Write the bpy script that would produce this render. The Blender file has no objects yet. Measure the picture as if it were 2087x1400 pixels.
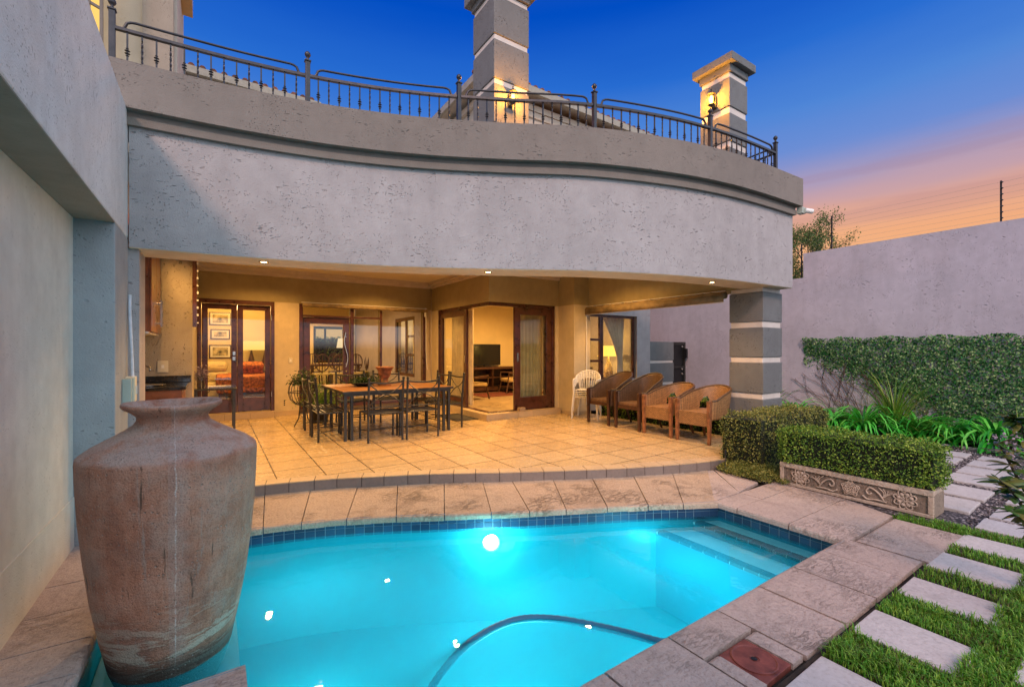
import bpy, math, random
import numpy as np
from mathutils import Vector, Matrix
random.seed(7)
C = bpy.context.scene.collection
PI = math.pi
R = math.radians
# ------------------------------------------------------------------ node helpers
def new_mat(name):
    m = bpy.data.materials.new(name); m.use_nodes = True
    nt = m.node_tree; nt.nodes.clear()
    return m, nt
class N:
    def __init__(s, nt): s.nt = nt
    def __call__(s, typ, **kw):
        n = s.nt.nodes.new(typ); ins = kw.pop('ins', {})
        for k, v in kw.items(): setattr(n, k, v)
        for k, v in ins.items(): s.set(n, k, v)
        return n
    def set(s, n, k, v):
        sock = n.inputs[k]
        if isinstance(v, bpy.types.NodeSocket): s.nt.links.new(v, sock)
        elif isinstance(v, bpy.types.Node): s.nt.links.new(v.outputs[0], sock)
        else:
            if isinstance(v, tuple) and len(v) == 3 and sock.type == 'RGBA': v = (*v, 1)
            sock.default_value = v
    def math(s, op, a, b=0.0, c=None, clamp=False):
        n = s('ShaderNodeMath', operation=op, use_clamp=clamp, ins={0: a, 1: b})
        if c is not None: s.set(n, 2, c)
        return n.outputs[0]
    def mix(s, f, a, b, bt='MIX'):
        n = s('ShaderNodeMix', data_type='RGBA', blend_type=bt)
        s.set(n, 0, f); s.set(n, 6, a); s.set(n, 7, b)
        return n.outputs[2]
    def ramp(s, f, stops, interp='LINEAR'):
        n = s('ShaderNodeValToRGB'); s.set(n, 0, f)
        n.color_ramp.interpolation = interp
        el = n.color_ramp.elements
        while len(el) < len(stops): el.new(0.5)
        for e, (p, c) in zip(el, stops):
            e.position = p; e.color = (*c, 1) if isinstance(c, tuple) else (c, c, c, 1)
        return n.outputs[0]
    def coord(s, kind='Position', scale=(1, 1, 1), loc=(0, 0, 0), rot=(0, 0, 0)):
        if kind == 'Position': o = s('ShaderNodeNewGeometry').outputs['Position']
        else: o = s('ShaderNodeTexCoord').outputs[kind]
        return s('ShaderNodeMapping', ins={'Vector': o, 'Scale': scale, 'Location': loc, 'Rotation': rot}).outputs[0]
    def noise(s, vec, scale, detail=4, rough=.6, dist=0):
        return s('ShaderNodeTexNoise', ins={'Vector': vec, 'Scale': scale, 'Detail': detail, 'Roughness': rough, 'Distortion': dist}).outputs[0]
    def bump(s, h, strength=.5, dist=.01, normal=None):
        n = s('ShaderNodeBump', ins={'Height': h, 'Strength': strength, 'Distance': dist})
        if normal is not None: s.set(n, 'Normal', normal)
        return n.outputs[0]
    def out(s, sh): s('ShaderNodeOutputMaterial', ins={0: sh})
    def pbsdf(s, col, rough=.6, metal=0.0, normal=None, **kw):
        n = s('ShaderNodeBsdfPrincipled', ins={'Base Color': col, 'Roughness': rough, 'Metallic': metal})
        if normal is not None: s.set(n, 'Normal', normal)
        for k, v in kw.items(): s.set(n, k, v)
        return n

def plain(name, col, rough=.5, metal=0.0, var=.12, scale=14, bump=.15, coat=0.0, spec=.5):
    m, nt = new_mat(name); n = N(nt)
    v = n.coord('Object')
    a = n.noise(v, scale, 5)
    c2 = tuple(x*(1-var*1.6) for x in col); c1 = tuple(min(1, x*(1+var)) for x in col)
    colr = n.ramp(a, [(.3, c2), (.7, c1)])
    b = n.bump(n.noise(v, scale*6, 3), bump, .004)
    rr = n.math('MULTIPLY_ADD', a, .25, rough-.12, clamp=True)
    n.out(n.pbsdf(colr, rr, metal, b, **{'Coat Weight': coat, 'Specular IOR Level': spec}))
    return m

def stucco(name, col, axis='h', strength=.5, marks=1.0, tint=None, fine=90):
    m, nt = new_mat(name); n = N(nt)
    p = n.coord('Position')
    big = n.noise(p, .8, 4); mid = n.noise(p, 7, 5)
    st = n.noise(n.coord('Position', scale=(4, 4, .5)), 1.3, 5)
    f = n.noise(p, fine, 3)
    sc = {'h': (10, 10, 36), 'v': (36, 36, 11), 'd': (18, 18, 22)}[axis]
    warp = n('ShaderNodeVectorMath', operation='MULTIPLY_ADD',
             ins={0: n('ShaderNodeTexNoise', ins={'Vector': p, 'Scale': 3.0, 'Detail': 2}).outputs[1], 1: (.18, .18, .22), 2: p}).outputs[0]
    mp = n('ShaderNodeMapping', ins={'Vector': warp, 'Scale': sc, 'Rotation': (0, .25, 0)}).outputs[0]
    vo = n('ShaderNodeTexVoronoi', feature='F1', ins={'Vector': mp, 'Scale': 1.0, 'Randomness': 1.0}).outputs['Distance']
    mask = n.ramp(n.noise(p, 3.5, 3), [(.50, 0.0), (.62, 1.0)])
    pit = n.ramp(vo, [(.12, 1.0), (.24, 0.0)])
    pit = n.math('MULTIPLY', pit, mask)
    sc2 = n.coord('Position', scale=(40, 40, 40))
    vo2 = n('ShaderNodeTexVoronoi', feature='F1', ins={'Vector': sc2, 'Scale': 1.0}).outputs['Distance']
    pit2 = n.math('MULTIPLY', n.ramp(vo2, [(.12, 1.0), (.26, 0.0)]), n.ramp(n.noise(p, 5, 2), [(.44, 0.0), (.6, 1.0)]))
    pits = n.math('MULTIPLY', n.math('MAXIMUM', pit, n.math('MULTIPLY', pit2, .7)), marks)
    h = n.math('SUBTRACT', n.math('MULTIPLY', f, .35), pits)
    d = tuple(x*.86 for x in col); l = tuple(min(1, x*1.08) for x in col)
    c0 = n.ramp(n.math('MULTIPLY_ADD', mid, .4, n.math('MULTIPLY', big, .6)), [(.38, d), (.62, l)])
    c0 = n.mix(n.math('MULTIPLY', n.ramp(st, [(.48, 0.0), (.72, 1.0)]), .20), c0, tuple(x*.55 for x in col))
    c1 = n.mix(n.math('MULTIPLY', pits, .38), c0, tuple(x*.3 for x in col))
    n.out(n.pbsdf(c1, .82, 0, n.bump(h, strength, .016)))
    return m

def stone(name, col, dark, scale=6, bump=.6, stain=.5, rough=.8, islands=True):
    m, nt = new_mat(name); n = N(nt)
    p = n.coord('Position')
    g = n('ShaderNodeNewGeometry').outputs['Random Per Island'] if islands else .5
    a = n.noise(p, scale, 7, .7); b = n.noise(p, 45, 4, .7)
    w = n.noise(n.coord('Position', scale=(1, 1, 1), rot=(0, 0, .5)), 2.2, 6, .75, 1.5)
    slate = n('ShaderNodeTexNoise', ins={'Vector': n.coord('Position', scale=(5, 16, 5), rot=(0, 0, .35)), 'Scale': 1.6, 'Detail': 6, 'Roughness': .7, 'Distortion': .8}).outputs[0]
    cr = n.math('MULTIPLY', n.ramp(slate, [(.47, 0.0), (.50, 1.0), (.53, 0.0)]), n.ramp(n.noise(p, 1.7, 2), [(.5, 0.0), (.65, 1.0)]))
    c0 = n.ramp(a, [(.3, tuple(x*.86 for x in col)), (.7, tuple(min(1, x*1.08) for x in col))])
    c0 = n.mix(n.math('MULTIPLY', n.ramp(n.noise(p, 2.6, 3), [(.35, 0.0), (.65, 1.0)]), .4), c0, tuple(x*y for x, y in zip(col, (.80, .82, .86))))
    c0 = n.mix(n.math('MULTIPLY_ADD', g, .35, .0), c0, tuple(x*y for x, y in zip(col, (.72, .68, .66))))
    c0 = n.mix(n.math('MULTIPLY', n.ramp(w, [(.52, 0.0), (.78, 1.0)]), stain), c0, dark)
    c0 = n.mix(n.math('MULTIPLY', n.ramp(b, [(.35, 1.0), (.5, 0.0)]), .35), c0, dark)
    c0 = n.mix(n.math('MULTIPLY', cr, .16), c0, dark)
    h = n.math('ADD', n.math('MULTIPLY', n.noise(p, scale*2.2, 5, .65), .8), n.math('MULTIPLY_ADD', b, .7, n.math('MULTIPLY', cr, -.5)))
    n.out(n.pbsdf(c0, rough, 0, n.bump(h, bump, .018)))
    return m

def leafmat(name, c1, c2, c3, rough=.45, trans=.25):
    m, nt = new_mat(name); n = N(nt)
    r = n('ShaderNodeNewGeometry').outputs['Random Per Island']
    big = n.noise(n.coord('Position'), 5, 3)
    f = n.math('MULTIPLY_ADD', big, .7, n.math('MULTIPLY_ADD', r, .75, -.22), clamp=True)
    col = n.ramp(f, [(.1, c1), (.5, c2), (.95, c3)])
    b = n.pbsdf(col, rough, 0, None, **{'Specular IOR Level': .4})
    t = n('ShaderNodeBsdfTranslucent', ins={0: col})
    n.out(n('ShaderNodeMixShader', ins={0: trans, 1: b, 2: t}))
    return m

def emit(name, col, s):
    m, nt = new_mat(name); n = N(nt)
    n.out(n('ShaderNodeEmission', ins={0: (*col, 1), 1: s}))
    return m

def glassmat(name, tint=(.93, .93, .9), refl=1.0):
    m, nt = new_mat(name); n = N(nt)
    bf = n('ShaderNodeNewGeometry').outputs['Backfacing']
    fr = n('ShaderNodeFresnel', ins={0: n.math('MULTIPLY_ADD', bf, 1/1.5-1.5, 1.5)}).outputs[0]
    fac = n.math('MULTIPLY', fr, refl, clamp=True)
    n.out(n('ShaderNodeMixShader', ins={0: fac, 1: n('ShaderNodeBsdfTransparent', ins={0: tint}), 2: n('ShaderNodeBsdfGlossy', ins={'Color': (1, 1, 1), 'Roughness': .01})}))
    return m

# ------------------------------------------------------------------ materials
FACADE = stucco('stucco_facade', (.365, .345, .35), 'h', .9)
PARAPET = stucco('stucco_parapet', (.195, .17, .15), 'h', .8)
TRIM = stucco('stucco_trim', (.18, .16, .14), 'h', .4, .4)
LEFTW = stucco('stucco_left', (.62, .64, .64), 'v', .7)
REC = stucco('stucco_recess', (.62, .62, .56), 'd', .4, .45)
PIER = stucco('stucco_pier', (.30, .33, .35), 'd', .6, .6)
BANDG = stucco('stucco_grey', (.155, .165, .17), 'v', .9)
BANDW = stucco('stucco_band', (.62, .58, .54), 'h', .2, .1)
WARMW = stucco('stucco_warm', (.58, .48, .31), 'd', .35, .5)
BEAMM = stucco('stucco_beam', (.38, .31, .155), 'h', .25, .35)
BOUND = stucco('stucco_boundary', (.50, .475, .54), 'h', .8)
KITW = stucco('stucco_kitchen', (.42, .36, .27), 'v', 1.0, 1.3)
SOFF = stucco('soffit_plaster', (.62, .54, .42), 'd', .15, .1)
CEIL = plain('ceiling_paint', (.72, .65, .50), .7, bump=.05, var=.03)
INTW = plain('interior_paint', (.74, .60, .32), .7, bump=.05, var=.05, scale=2)
INTL = stucco('courtyard_wall', (.42, .37, .42), 'v', .4, .6)  # lavender stands in for bluish sky light on this wall
COPE = stone('coping_stone', (.50, .385, .285), (.12, .09, .07), 11, 1.0, .85)
COPE2 = stone('coping_concrete', (.50, .41, .37), (.14, .115, .105), 12, .8, .6)
PAVE = stone('paving_slab', (.54, .52, .52), (.26, .24, .23), 20, .3, .5)
MORT = plain('mortar', (.09, .07, .055), .9, bump=.4)
TILEE = stone('edge_tile', (.56, .42, .25), (.30, .24, .18), 3, .08, .3, .45)
RISER = stone('riser_tile', (.24, .20, .175), (.12, .10, .09), 5, .15, .4, .5)
MAHO = plain('mahogany', (.075, .022, .012), .3, var=.35, scale=9, bump=.05, coat=.4)
CABW = plain('cabinet_wood', (.26, .085, .03), .3, var=.3, scale=5, bump=.05, coat=.3)
TEAK = plain('teak', (.24, .10, .042), .4, var=.35, scale=18, bump=.1)
DARKW = plain('dark_wood', (.07, .03, .016), .35, var=.3, bump=.1)
TABW = None
IRON = plain('wrought_iron', (.055, .055, .052), .38, .55, .2)
RAILM = plain('railing_paint', (.045, .045, .052), .35, .5, .2)
BLACK = plain('black_metal', (.018, .019, .021), .4, .3)
STEEL = plain('steel', (.6, .58, .54), .22, .95, .05, bump=0.02)
WHITEP = plain('white_plastic', (.78, .77, .74), .35, 0, .04, bump=.02)
CREAM = plain('cream_plastic', (.66, .60, .45), .4, 0, .04, bump=.02)
GREYG = plain('grey_green_plastic', (.36, .41, .36), .4, 0, .06)
GRAN = plain('black_granite', (.02, .02, .021), .12, 0, .5, 90, .0, .5)
CANV = plain('canvas_brown', (.26, .19, .10), .75, 0, .3, 6, .5)
RUBB = plain('rubber_mat', (.03, .028, .026), .85, 0, .3, 60, .6)
DARKCUSH = plain('dark_cushion', (.04, .035, .03), .8)
UPH = plain('gold_upholstery', (.45, .33, .14), .8, 0, .2, 10, .3)
RUG = plain('red_rug', (.18, .045, .03), .9, 0, .6, 22, .4)
CURT = plain('curtain_cloth', (.72, .70, .58), .85, 0, .1, 4, .2)
CURT2 = plain('drape_cloth', (.75, .64, .48), .85, 0, .15, 4, .2)
SOIL = plain('soil', (.035, .025, .018), .95, 0, .5, 20, .8)
PIPE = plain('pvc_pipe', (.55, .60, .68), .4)
HOSE = plain('hose_blue', (.02, .16, .27), .35, 0, .1)
ROOFT = plain('roof_tile', (.20, .075, .04), .7, 0, .5, 8, .4)
GUTT = plain('gutter_paint', (.30, .29, .24), .5)
SCREEN = plain('tv_screen', (.008, .008, .01), .12, 0, .0, bump=0)
BARK = plain('bark', (.07, .05, .035), .9, 0, .4, 20, .9)
TWIG = plain('twig', (.12, .075, .06), .85, 0, .4)
GLASS = glassmat('window_glass', (.92, .92, .88), 1.0)
GLASST = glassmat('table_glass', (.75, .82, .78), 1.3)
LAMPE = emit('lamp_glow', (1, .60, .16), 6)
DOWNE = emit('downlight_glow', (1, .66, .26), 28)
SHADE = emit('shade_glow', (1, .60, .14), 1.5)
POOLE = emit('pool_lamp_glow', (.8, .98, 1), 9)
PATINA = plain('rusty_metal', (.22, .06, .045), .55, .1, .35, 12, .3)
PAPER = plain('picture_paper', (.42, .36, .22), .7, 0, .8, 8)
BEDC = plain('bedspread', (.38, .12, .03), .8, 0, .8, 20, .4)
SOFA = plain('cream_upholstery', (.62, .52, .28), .8)
HLEAF = leafmat('hedge_leaf', (.012, .045, .006), (.11, .25, .02), (.42, .55, .08))  # last colour paints yellow-green highlights onto random leaves
HLEAFW = leafmat('hedge_leaf_warm', (.025, .045, .008), (.16, .20, .035), (.48, .44, .12))
IVYL = leafmat('ivy_leaf', (.008, .055, .015), (.035, .21, .045), (.45, .62, .26))
AGAL = leafmat('strap_leaf', (.015, .17, .02), (.05, .48, .04), (.25, .80, .12), .3)
GRSL = leafmat('grass_leaf', (.10, .085, .02), (.07, .30, .02), (.34, .55, .08))
REED = leafmat('reed_leaf', (.03, .11, .01), (.10, .26, .02), (.40, .46, .08), .4)
MAGL = leafmat('glossy_leaf', (.02, .05, .012), (.06, .14, .03), (.28, .20, .07), .18, .15)
TREEL = leafmat('tree_leaf', (.03, .07, .015), (.09, .17, .035), (.24, .30, .07))
SUCC = leafmat('succulent_leaf', (.01, .03, .01), (.03, .07, .02), (.08, .14, .04))
FERN = leafmat('fern_leaf', (.04, .12, .01), (.12, .26, .03), (.3, .45, .08))
FLOW = plain('dried_flower', (.30, .24, .30), .8)

def wood_planks():
    m, nt = new_mat('table_wood'); n = N(nt)
    br = n('ShaderNodeTexBrick', ins={'Vector': n.coord('Position', loc=(.05, .12, 0)), 'Color1': (.36, .17, .06, 1), 'Color2': (.28, .125, .045, 1), 'Mortar': (.05, .025, .012, 1), 'Scale': 1.0, 'Mortar Size': .004, 'Brick Width': .42, 'Row Height': .30})
    br.offset = 0
    g = n.noise(n.coord('Position', scale=(3, 40, 3)), 1.0, 6, .7)
    c = n.mix(.5, br.outputs[0], n.ramp(g, [(.3, (.45, .45, .45)), (.7, (1.3, 1.25, 1.2))]), 'MULTIPLY')
    n.out(n.pbsdf(c, .35, 0, n.bump(g, .15, .003)))
    return m
TABW = wood_planks()

def floor_tiles():
    m, nt = new_mat('terrace_tile'); n = N(nt)
    v = n.coord('Position', loc=(-.085, -.02, 0))
    br = n('ShaderNodeTexBrick', ins={'Vector': v, 'Color1': (.60, .45, .25, 1), 'Color2': (.54, .40, .215, 1), 'Mortar': (.06, .04, .025, 1), 'Scale': 1.0, 'Mortar Size': .0065, 'Mortar Smooth': .2, 'Brick Width': .455, 'Row Height': .455})
    br.offset = 0; br.squash = 1
    vein = n.noise(n.coord('Position', scale=(2.5, 9, 1), rot=(0, 0, .2)), 1.5, 6, .65, .6)
    c = n.mix(.45, br.outputs[0], n.ramp(vein, [(.3, (.72, .70, .66)), (.7, (1.15, 1.12, 1.08))]), 'MULTIPLY')
    h = n.math('MULTIPLY_ADD', br.outputs[1], -1.0, n.math('MULTIPLY', vein, .12))
    r = n.math('MULTIPLY_ADD', n.noise(n.coord('Position'), 9, 4), .25, .14)
    n.out(n.pbsdf(c, r, 0, n.bump(h, .3, .003)))
    return m
FLOORT = floor_tiles()

def pool_tile(name, base):
    # small blue mosaic on the waterline
    m, nt = new_mat(name); n = N(nt)
    geo = n('ShaderNodeNewGeometry')
    r = geo.outputs['Random Per Island']
    c = n.ramp(r, [(0.0, (base[0]*.6, base[1]*.6, base[2]*.7)), (1.0, (base[0]*1.6, base[1]*1.5, base[2]*1.4))])
    n.out(n.pbsdf(c, .45, 0, n.bump(n.noise(n.coord('Position'), 30, 2), .1, .003)))
    return m
PTILE = pool_tile('pool_mosaic', (.006, .045, .115))
PTILED = pool_tile('pool_dark_mosaic', (.004, .008, .02))
GROUT = plain('grout', (.20, .32, .40), .8)
def pool_plaster():
    m, nt = new_mat('pool_plaster'); n = N(nt)
    a = n.noise(n.coord('Position'), 1.6, 5)
    c = n.ramp(a, [(.3, (.0, .34, .42)), (.7, (.01, .42, .50))])
    n.out(n.pbsdf(c, .8))
    return m
PPL = pool_plaster()
PSTEP = plain('pool_step_plaster', (.80, .95, .93), .8, 0, .15, 3)
def water_mat():
    m, nt = new_mat('pool_water'); n = N(nt)
    p = n.coord('Position')
    h = n.math('ADD', n.noise(p, 2.3, 3, .5), n.math('MULTIPLY', n.noise(p, 11, 2), .12))
    b = n.bump(h, .10, .03)
    fr = n('ShaderNodeFresnel', ins={0: 1.33, 'Normal': b}).outputs[0]
    fac = n.math('MULTIPLY', fr, 1.0, clamp=True)
    milky = n('ShaderNodeMixShader', ins={0: .36, 1: n('ShaderNodeBsdfTransparent', ins={0: (.62, .97, .98)}), 2: n('ShaderNodeBsdfTranslucent', ins={0: (.03, .62, .80)})})
    n.out(n('ShaderNodeMixShader', ins={0: fac, 1: milky, 2: n('ShaderNodeBsdfGlossy', ins={'Color': (1, 1, 1), 'Roughness': .012, 'Normal': b})}))
    return m
WATER = water_mat()
def wicker(name, col):
    m, nt = new_mat(name); n = N(nt)
    tc = n('ShaderNodeTexCoord').outputs['UV']
    v = n('ShaderNodeMapping', ins={'Vector': tc, 'Scale': (1, 1, 1)}).outputs[0]
    br = n('ShaderNodeTexBrick', ins={'Vector': v, 'Color1': (*col, 1), 'Color2': tuple(x*.7 for x in col)+(1,), 'Mortar': tuple(x*.18 for x in col)+(1,), 'Scale': 1.0, 'Mortar Size': .0036, 'Mortar Smooth': .6, 'Brick Width': .034, 'Row Height': .016})
    c = n.mix(.35, br.outputs[0], n.ramp(n.noise(n.coord('Object'), 30, 3), [(.3, .5), (.7, 1.4)]), 'MULTIPLY')
    n.out(n.pbsdf(c, .5, 0, n.bump(br.outputs[1], -.9, .006)))
    return m
WICK = wicker('wicker_brown', (.46, .25, .10))
WICKD = wicker('wicker_dark', (.23, .13, .07))
def urn_mat():
    m, nt = new_mat('weathered_terracotta'); n = N(nt)
    p = n.coord('Object')
    sep = n('ShaderNodeSeparateXYZ', ins={0: p}); z = sep.outputs[2]
    streak = n.noise(n.coord('Object', scale=(14, 14, .9)), 1.0, 6, .7)
    streak2 = n.noise(n.coord('Object', scale=(30, 30, 1.6)), 1.0, 5, .7)
    blot = n.noise(p, 5, 7, .7); horiz = n.noise(n.coord('Object', scale=(3, 3, 16)), 1.0, 6, .7, .5)
    grain = n.noise(p, 120, 3, .7)
    mott = n.math('MULTIPLY_ADD', streak, .35, n.math('MULTIPLY', n.noise(p, 3.2, 8, .72, .4), .65))
    c = n.ramp(mott, [(.36, (.22, .078, .048)), (.5, (.43, .175, .10)), (.64, (.60, .28, .175))])
    c = n.mix(n.math('MULTIPLY', n.ramp(blot, [(.42, 0.0), (.62, 1.0)]), .42), c, (.46, .34, .27))
    c = n.mix(n.math('MULTIPLY', n.ramp(streak2, [(.58, 0.0), (.68, 1.0)]), .5), c, (.34, .29, .25))
    c = n.mix(n.math('MULTIPLY', n.ramp(n.noise(n.coord('Object', scale=(40, 40, 1.2)), 1.0, 4), [(.64, 0.0), (.70, 1.0)]), .8), c, (.06, .035, .02))
    low = n.ramp(z, [(.25, 1.0), (.62, 0.0)])
    pale = n.math('MULTIPLY', low, n.ramp(horiz, [(.50, 0.0), (.56, 1.0)]))
    c = n.mix(n.math('MULTIPLY', pale, .85), c, (.50, .44, .34))
    edge = n.math('MULTIPLY', low, n.ramp(horiz, [(.47, 0.0), (.495, 1.0), (.52, 0.0)]))
    c = n.mix(n.math('MULTIPLY', edge, .7), c, (.11, .05, .025))
    top = n.ramp(z, [(1.18, 0.0), (1.28, 1.0)])
    # pale dust on up-facing surfaces
    nz = n('ShaderNodeSeparateXYZ', ins={0: n('ShaderNodeNewGeometry').outputs['Normal']}).outputs[2]
    dust = n.math('MULTIPLY', n.ramp(nz, [(.25, 0.0), (.7, 1.0)]), n.ramp(n.noise(p, 9, 5, .7), [(.35, 0.0), (.55, 1.0)]))
    c = n.mix(n.math('MULTIPLY', n.math('MAXIMUM', dust, n.math('MULTIPLY', top, .7)), .6), c, (.48, .41, .36))
    # drip line running down the front
    ang = n.math('ARCTAN2', sep.outputs[0], sep.outputs[1])
    wob = n.math('MULTIPLY', n.math('SUBTRACT', n.noise(n.coord('Object', scale=(.01, .01, 12)), 1.0, 6, .7), .5), .09)
    da = n.math('ABSOLUTE', n.math('SUBTRACT', n.math('ADD', ang, wob), URN_DRIP))
    c = n.mix(n.math('MULTIPLY', n.ramp(da, [(.06, 1.0), (.16, 0.0)]), .2), c, (.40, .36, .34))
    c = n.mix(n.math('MULTIPLY', n.math('MULTIPLY', n.ramp(da, [(.003, 1.0), (.012, 0.0)]), n.ramp(n.noise(n.coord('Object', scale=(2, 2, 14)), 1.0, 5, .8), [(.40, 0.0), (.62, 1.0)])), .8), c, (.62, .57, .52))
    wet = n.ramp(z, [(.22, 1.0), (.30, 0.0)])
    c = n.mix(n.math('MULTIPLY', wet, .8), c, (.02, .014, .010))
    c = n.mix(n.math('MULTIPLY', n.ramp(grain, [(.35, 1.0), (.5, 0.0)]), .35), c, (.07, .04, .03))
    h = n.math('ADD', n.math('MULTIPLY', grain, .5), n.math('MULTIPLY_ADD', horiz, .6, blot))
    chip = n('ShaderNodeTexVoronoi', ins={'Vector': p, 'Scale': 46.0}).outputs['Distance']
    chm = n.math('MULTIPLY', n.ramp(chip, [(.14, 1.0), (.26, 0.0)]), n.ramp(n.noise(p, 6, 3), [(.48, 0.0), (.6, 1.0)]))
    c = n.mix(n.math('MULTIPLY', chm, .5), c, (.50, .42, .36))
    n.out(n.pbsdf(c, .82, 0, n.bump(n.math('SUBTRACT', h, n.math('MULTIPLY', chm, .6)), .9, .016)))
    return m

# ------------------------------------------------------------------ mesh builder
WL = {}
class M:
    def __init__(s): s.v = []; s.f = []; s.mi = []; s.cur = 0; s.uv = None
    def add(s, vs, fs):
        o = len(s.v); s.v.extend([tuple(v) for v in vs])
        for f in fs: s.f.append(tuple(i+o for i in f)); s.mi.append(s.cur)
        return s
    def box(s, x0, x1, y0, y1, z0, z1):
        if x0 > x1: x0, x1 = x1, x0
        if y0 > y1: y0, y1 = y1, y0
        return s.add([(x0,y0,z0),(x1,y0,z0),(x1,y1,z0),(x0,y1,z0),(x0,y0,z1),(x1,y0,z1),(x1,y1,z1),(x0,y1,z1)],
                     [(0,3,2,1),(4,5,6,7),(0,1,5,4),(1,2,6,5),(2,3,7,6),(3,0,4,7)])
    def obox(s, c, size, rot=(0,0,0)):
        from mathutils import Euler
        E = Euler(rot).to_matrix(); a, b, d = [x/2 for x in size]
        vs = [E @ Vector(p) + Vector(c) for p in [(-a,-b,-d),(a,-b,-d),(a,b,-d),(-a,b,-d),(-a,-b,d),(a,-b,d),(a,b,d),(-a,b,d)]]
        return s.add(vs, [(0,3,2,1),(4,5,6,7),(0,1,5,4),(1,2,6,5),(2,3,7,6),(3,0,4,7)])
    def tube(s, pts, r, n=8, cap=True, closed=False):
        pts = [Vector(p) for p in pts]; L = len(pts); rr = r if isinstance(r, (list, tuple)) else [r]*L
        vs = []; up = None
        for i, p in enumerate(pts):
            if closed: t = pts[(i+1) % L]-pts[i-1]
            else: t = pts[min(i+1, L-1)]-pts[max(i-1, 0)]
            t.normalize()
            if up is None:
                up = Vector((0,0,1)) if abs(t.z) < .9 else Vector((1,0,0))
            a = t.cross(up); 
            if a.length < 1e-4: a = t.cross(Vector((0,1,0)))
            a.normalize(); b = a.cross(t); up = b
            for k in range(n):
                th = 2*PI*k/n+PI/n
                vs.append(p+(a*math.cos(th)+b*math.sin(th))*rr[i])
        fs = []
        for i in range(L if closed else L-1):
            j = (i+1) % L
            for k in range(n): k2 = (k+1) % n; fs.append((i*n+k, i*n+k2, j*n+k2, j*n+k))
        if cap and not closed: fs.append(tuple(range(n-1, -1, -1))); fs.append(tuple((L-1)*n+k for k in range(n)))
        return s.add(vs, fs)
    def lathe(s, prof, c=(0,0,0), n=32, cap0=True, cap1=True):
        vs = []; fs = []
        for r, z in prof:
            for k in range(n): vs.append((c[0]+r*math.cos(2*PI*k/n), c[1]+r*math.sin(2*PI*k/n), c[2]+z))
        for i in range(len(prof)-1):
            for k in range(n): k2 = (k+1) % n; fs.append((i*n+k, i*n+k2, (i+1)*n+k2, (i+1)*n+k))
        if cap0: fs.append(tuple(range(n-1, -1, -1)))
        if cap1: fs.append(tuple((len(prof)-1)*n+k for k in range(n)))
        return s.add(vs, fs)
    def prism(s, poly, z0, z1):
        n = len(poly)
        A = sum(poly[i][0]*poly[(i+1)%n][1]-poly[(i+1)%n][0]*poly[i][1] for i in range(n))
        if A < 0: poly = poly[::-1]
        return s.add([(x,y,z0) for x,y in poly]+[(x,y,z1) for x,y in poly],
              [tuple(range(n-1,-1,-1)), tuple(range(n,2*n))]+[(i,(i+1)%n,n+(i+1)%n,n+i) for i in range(n)])
    def ball(s, c, r, n=10, m=6, sq=1):
        prof = [(max(1e-4, r*math.sin(PI*i/m)), -r*sq*math.cos(PI*i/m)) for i in range(m+1)]
        return s.lathe(prof, c, n, False, False)
    def build(s, name, mats, parent=None, smooth=False, bevel=0, label=None, cat=None, group=None, kind=None, uv=None, autos=None):
        if not isinstance(mats, (list, tuple)): mats = [mats]
        vs = np.array(s.v, dtype=np.float64) if len(s.v) else np.zeros((0,3))
        if parent is None:
            lo, hi = vs.min(0), vs.max(0); org = Vector(((lo[0]+hi[0])/2, (lo[1]+hi[1])/2, lo[2]))
        else: org = WL[parent]
        me = bpy.data.meshes.new(name)
        me.from_pydata([tuple(p) for p in (vs-np.array(org))], [], s.f)
        for m in mats: me.materials.append(m)
        if len(mats) > 1: me.polygons.foreach_set('material_index', s.mi)
        if smooth: me.polygons.foreach_set('use_smooth', [True]*len(me.polygons))
        if uv is not None:
            l = me.uv_layers.new(name='UVMap')
            for lp in me.loops: l.data[lp.index].uv = uv[lp.vertex_index]
        me.update()
        o = bpy.data.objects.new(name, me); C.objects.link(o)
        if parent is None: o.location = org
        else: o.parent = parent
        WL[o] = org
        if bevel:
            b = o.modifiers.new('Bevel', 'BEVEL'); b.width = bevel; b.segments = 2; b.limit_method = 'ANGLE'; b.angle_limit = R(40)
        if smooth == 'auto' or autos:
            pass
        if label: o['label'] = label
        if cat: o['category'] = cat
        if group: o['group'] = group
        if kind: o['kind'] = kind
        return o

def T(name, label, cat, loc=(0,0,0), group=None):
    o = bpy.data.objects.new(name, None); C.objects.link(o); o.location = loc
    o.empty_display_size = .1
    o['label'] = label; o['category'] = cat
    if group: o['group'] = group
    WL[o] = Vector(loc)
    return o
def dup(root, loc, rz=0, label=None, group=None):
    r = root.copy(); C.objects.link(r); r.location = loc; r.rotation_euler = (0,0,rz)
    if label: r['label'] = label
    if group: r['group'] = group
    for ch in list(root.children):
        c = ch.copy(); C.objects.link(c); c.parent = r
        for g in ch.children:
            d = g.copy(); C.objects.link(d); d.parent = c
    WL[r] = Vector(loc)
    return r
def place(root, loc, rz): root.location = loc; root.rotation_euler = (0,0,rz)

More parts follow.
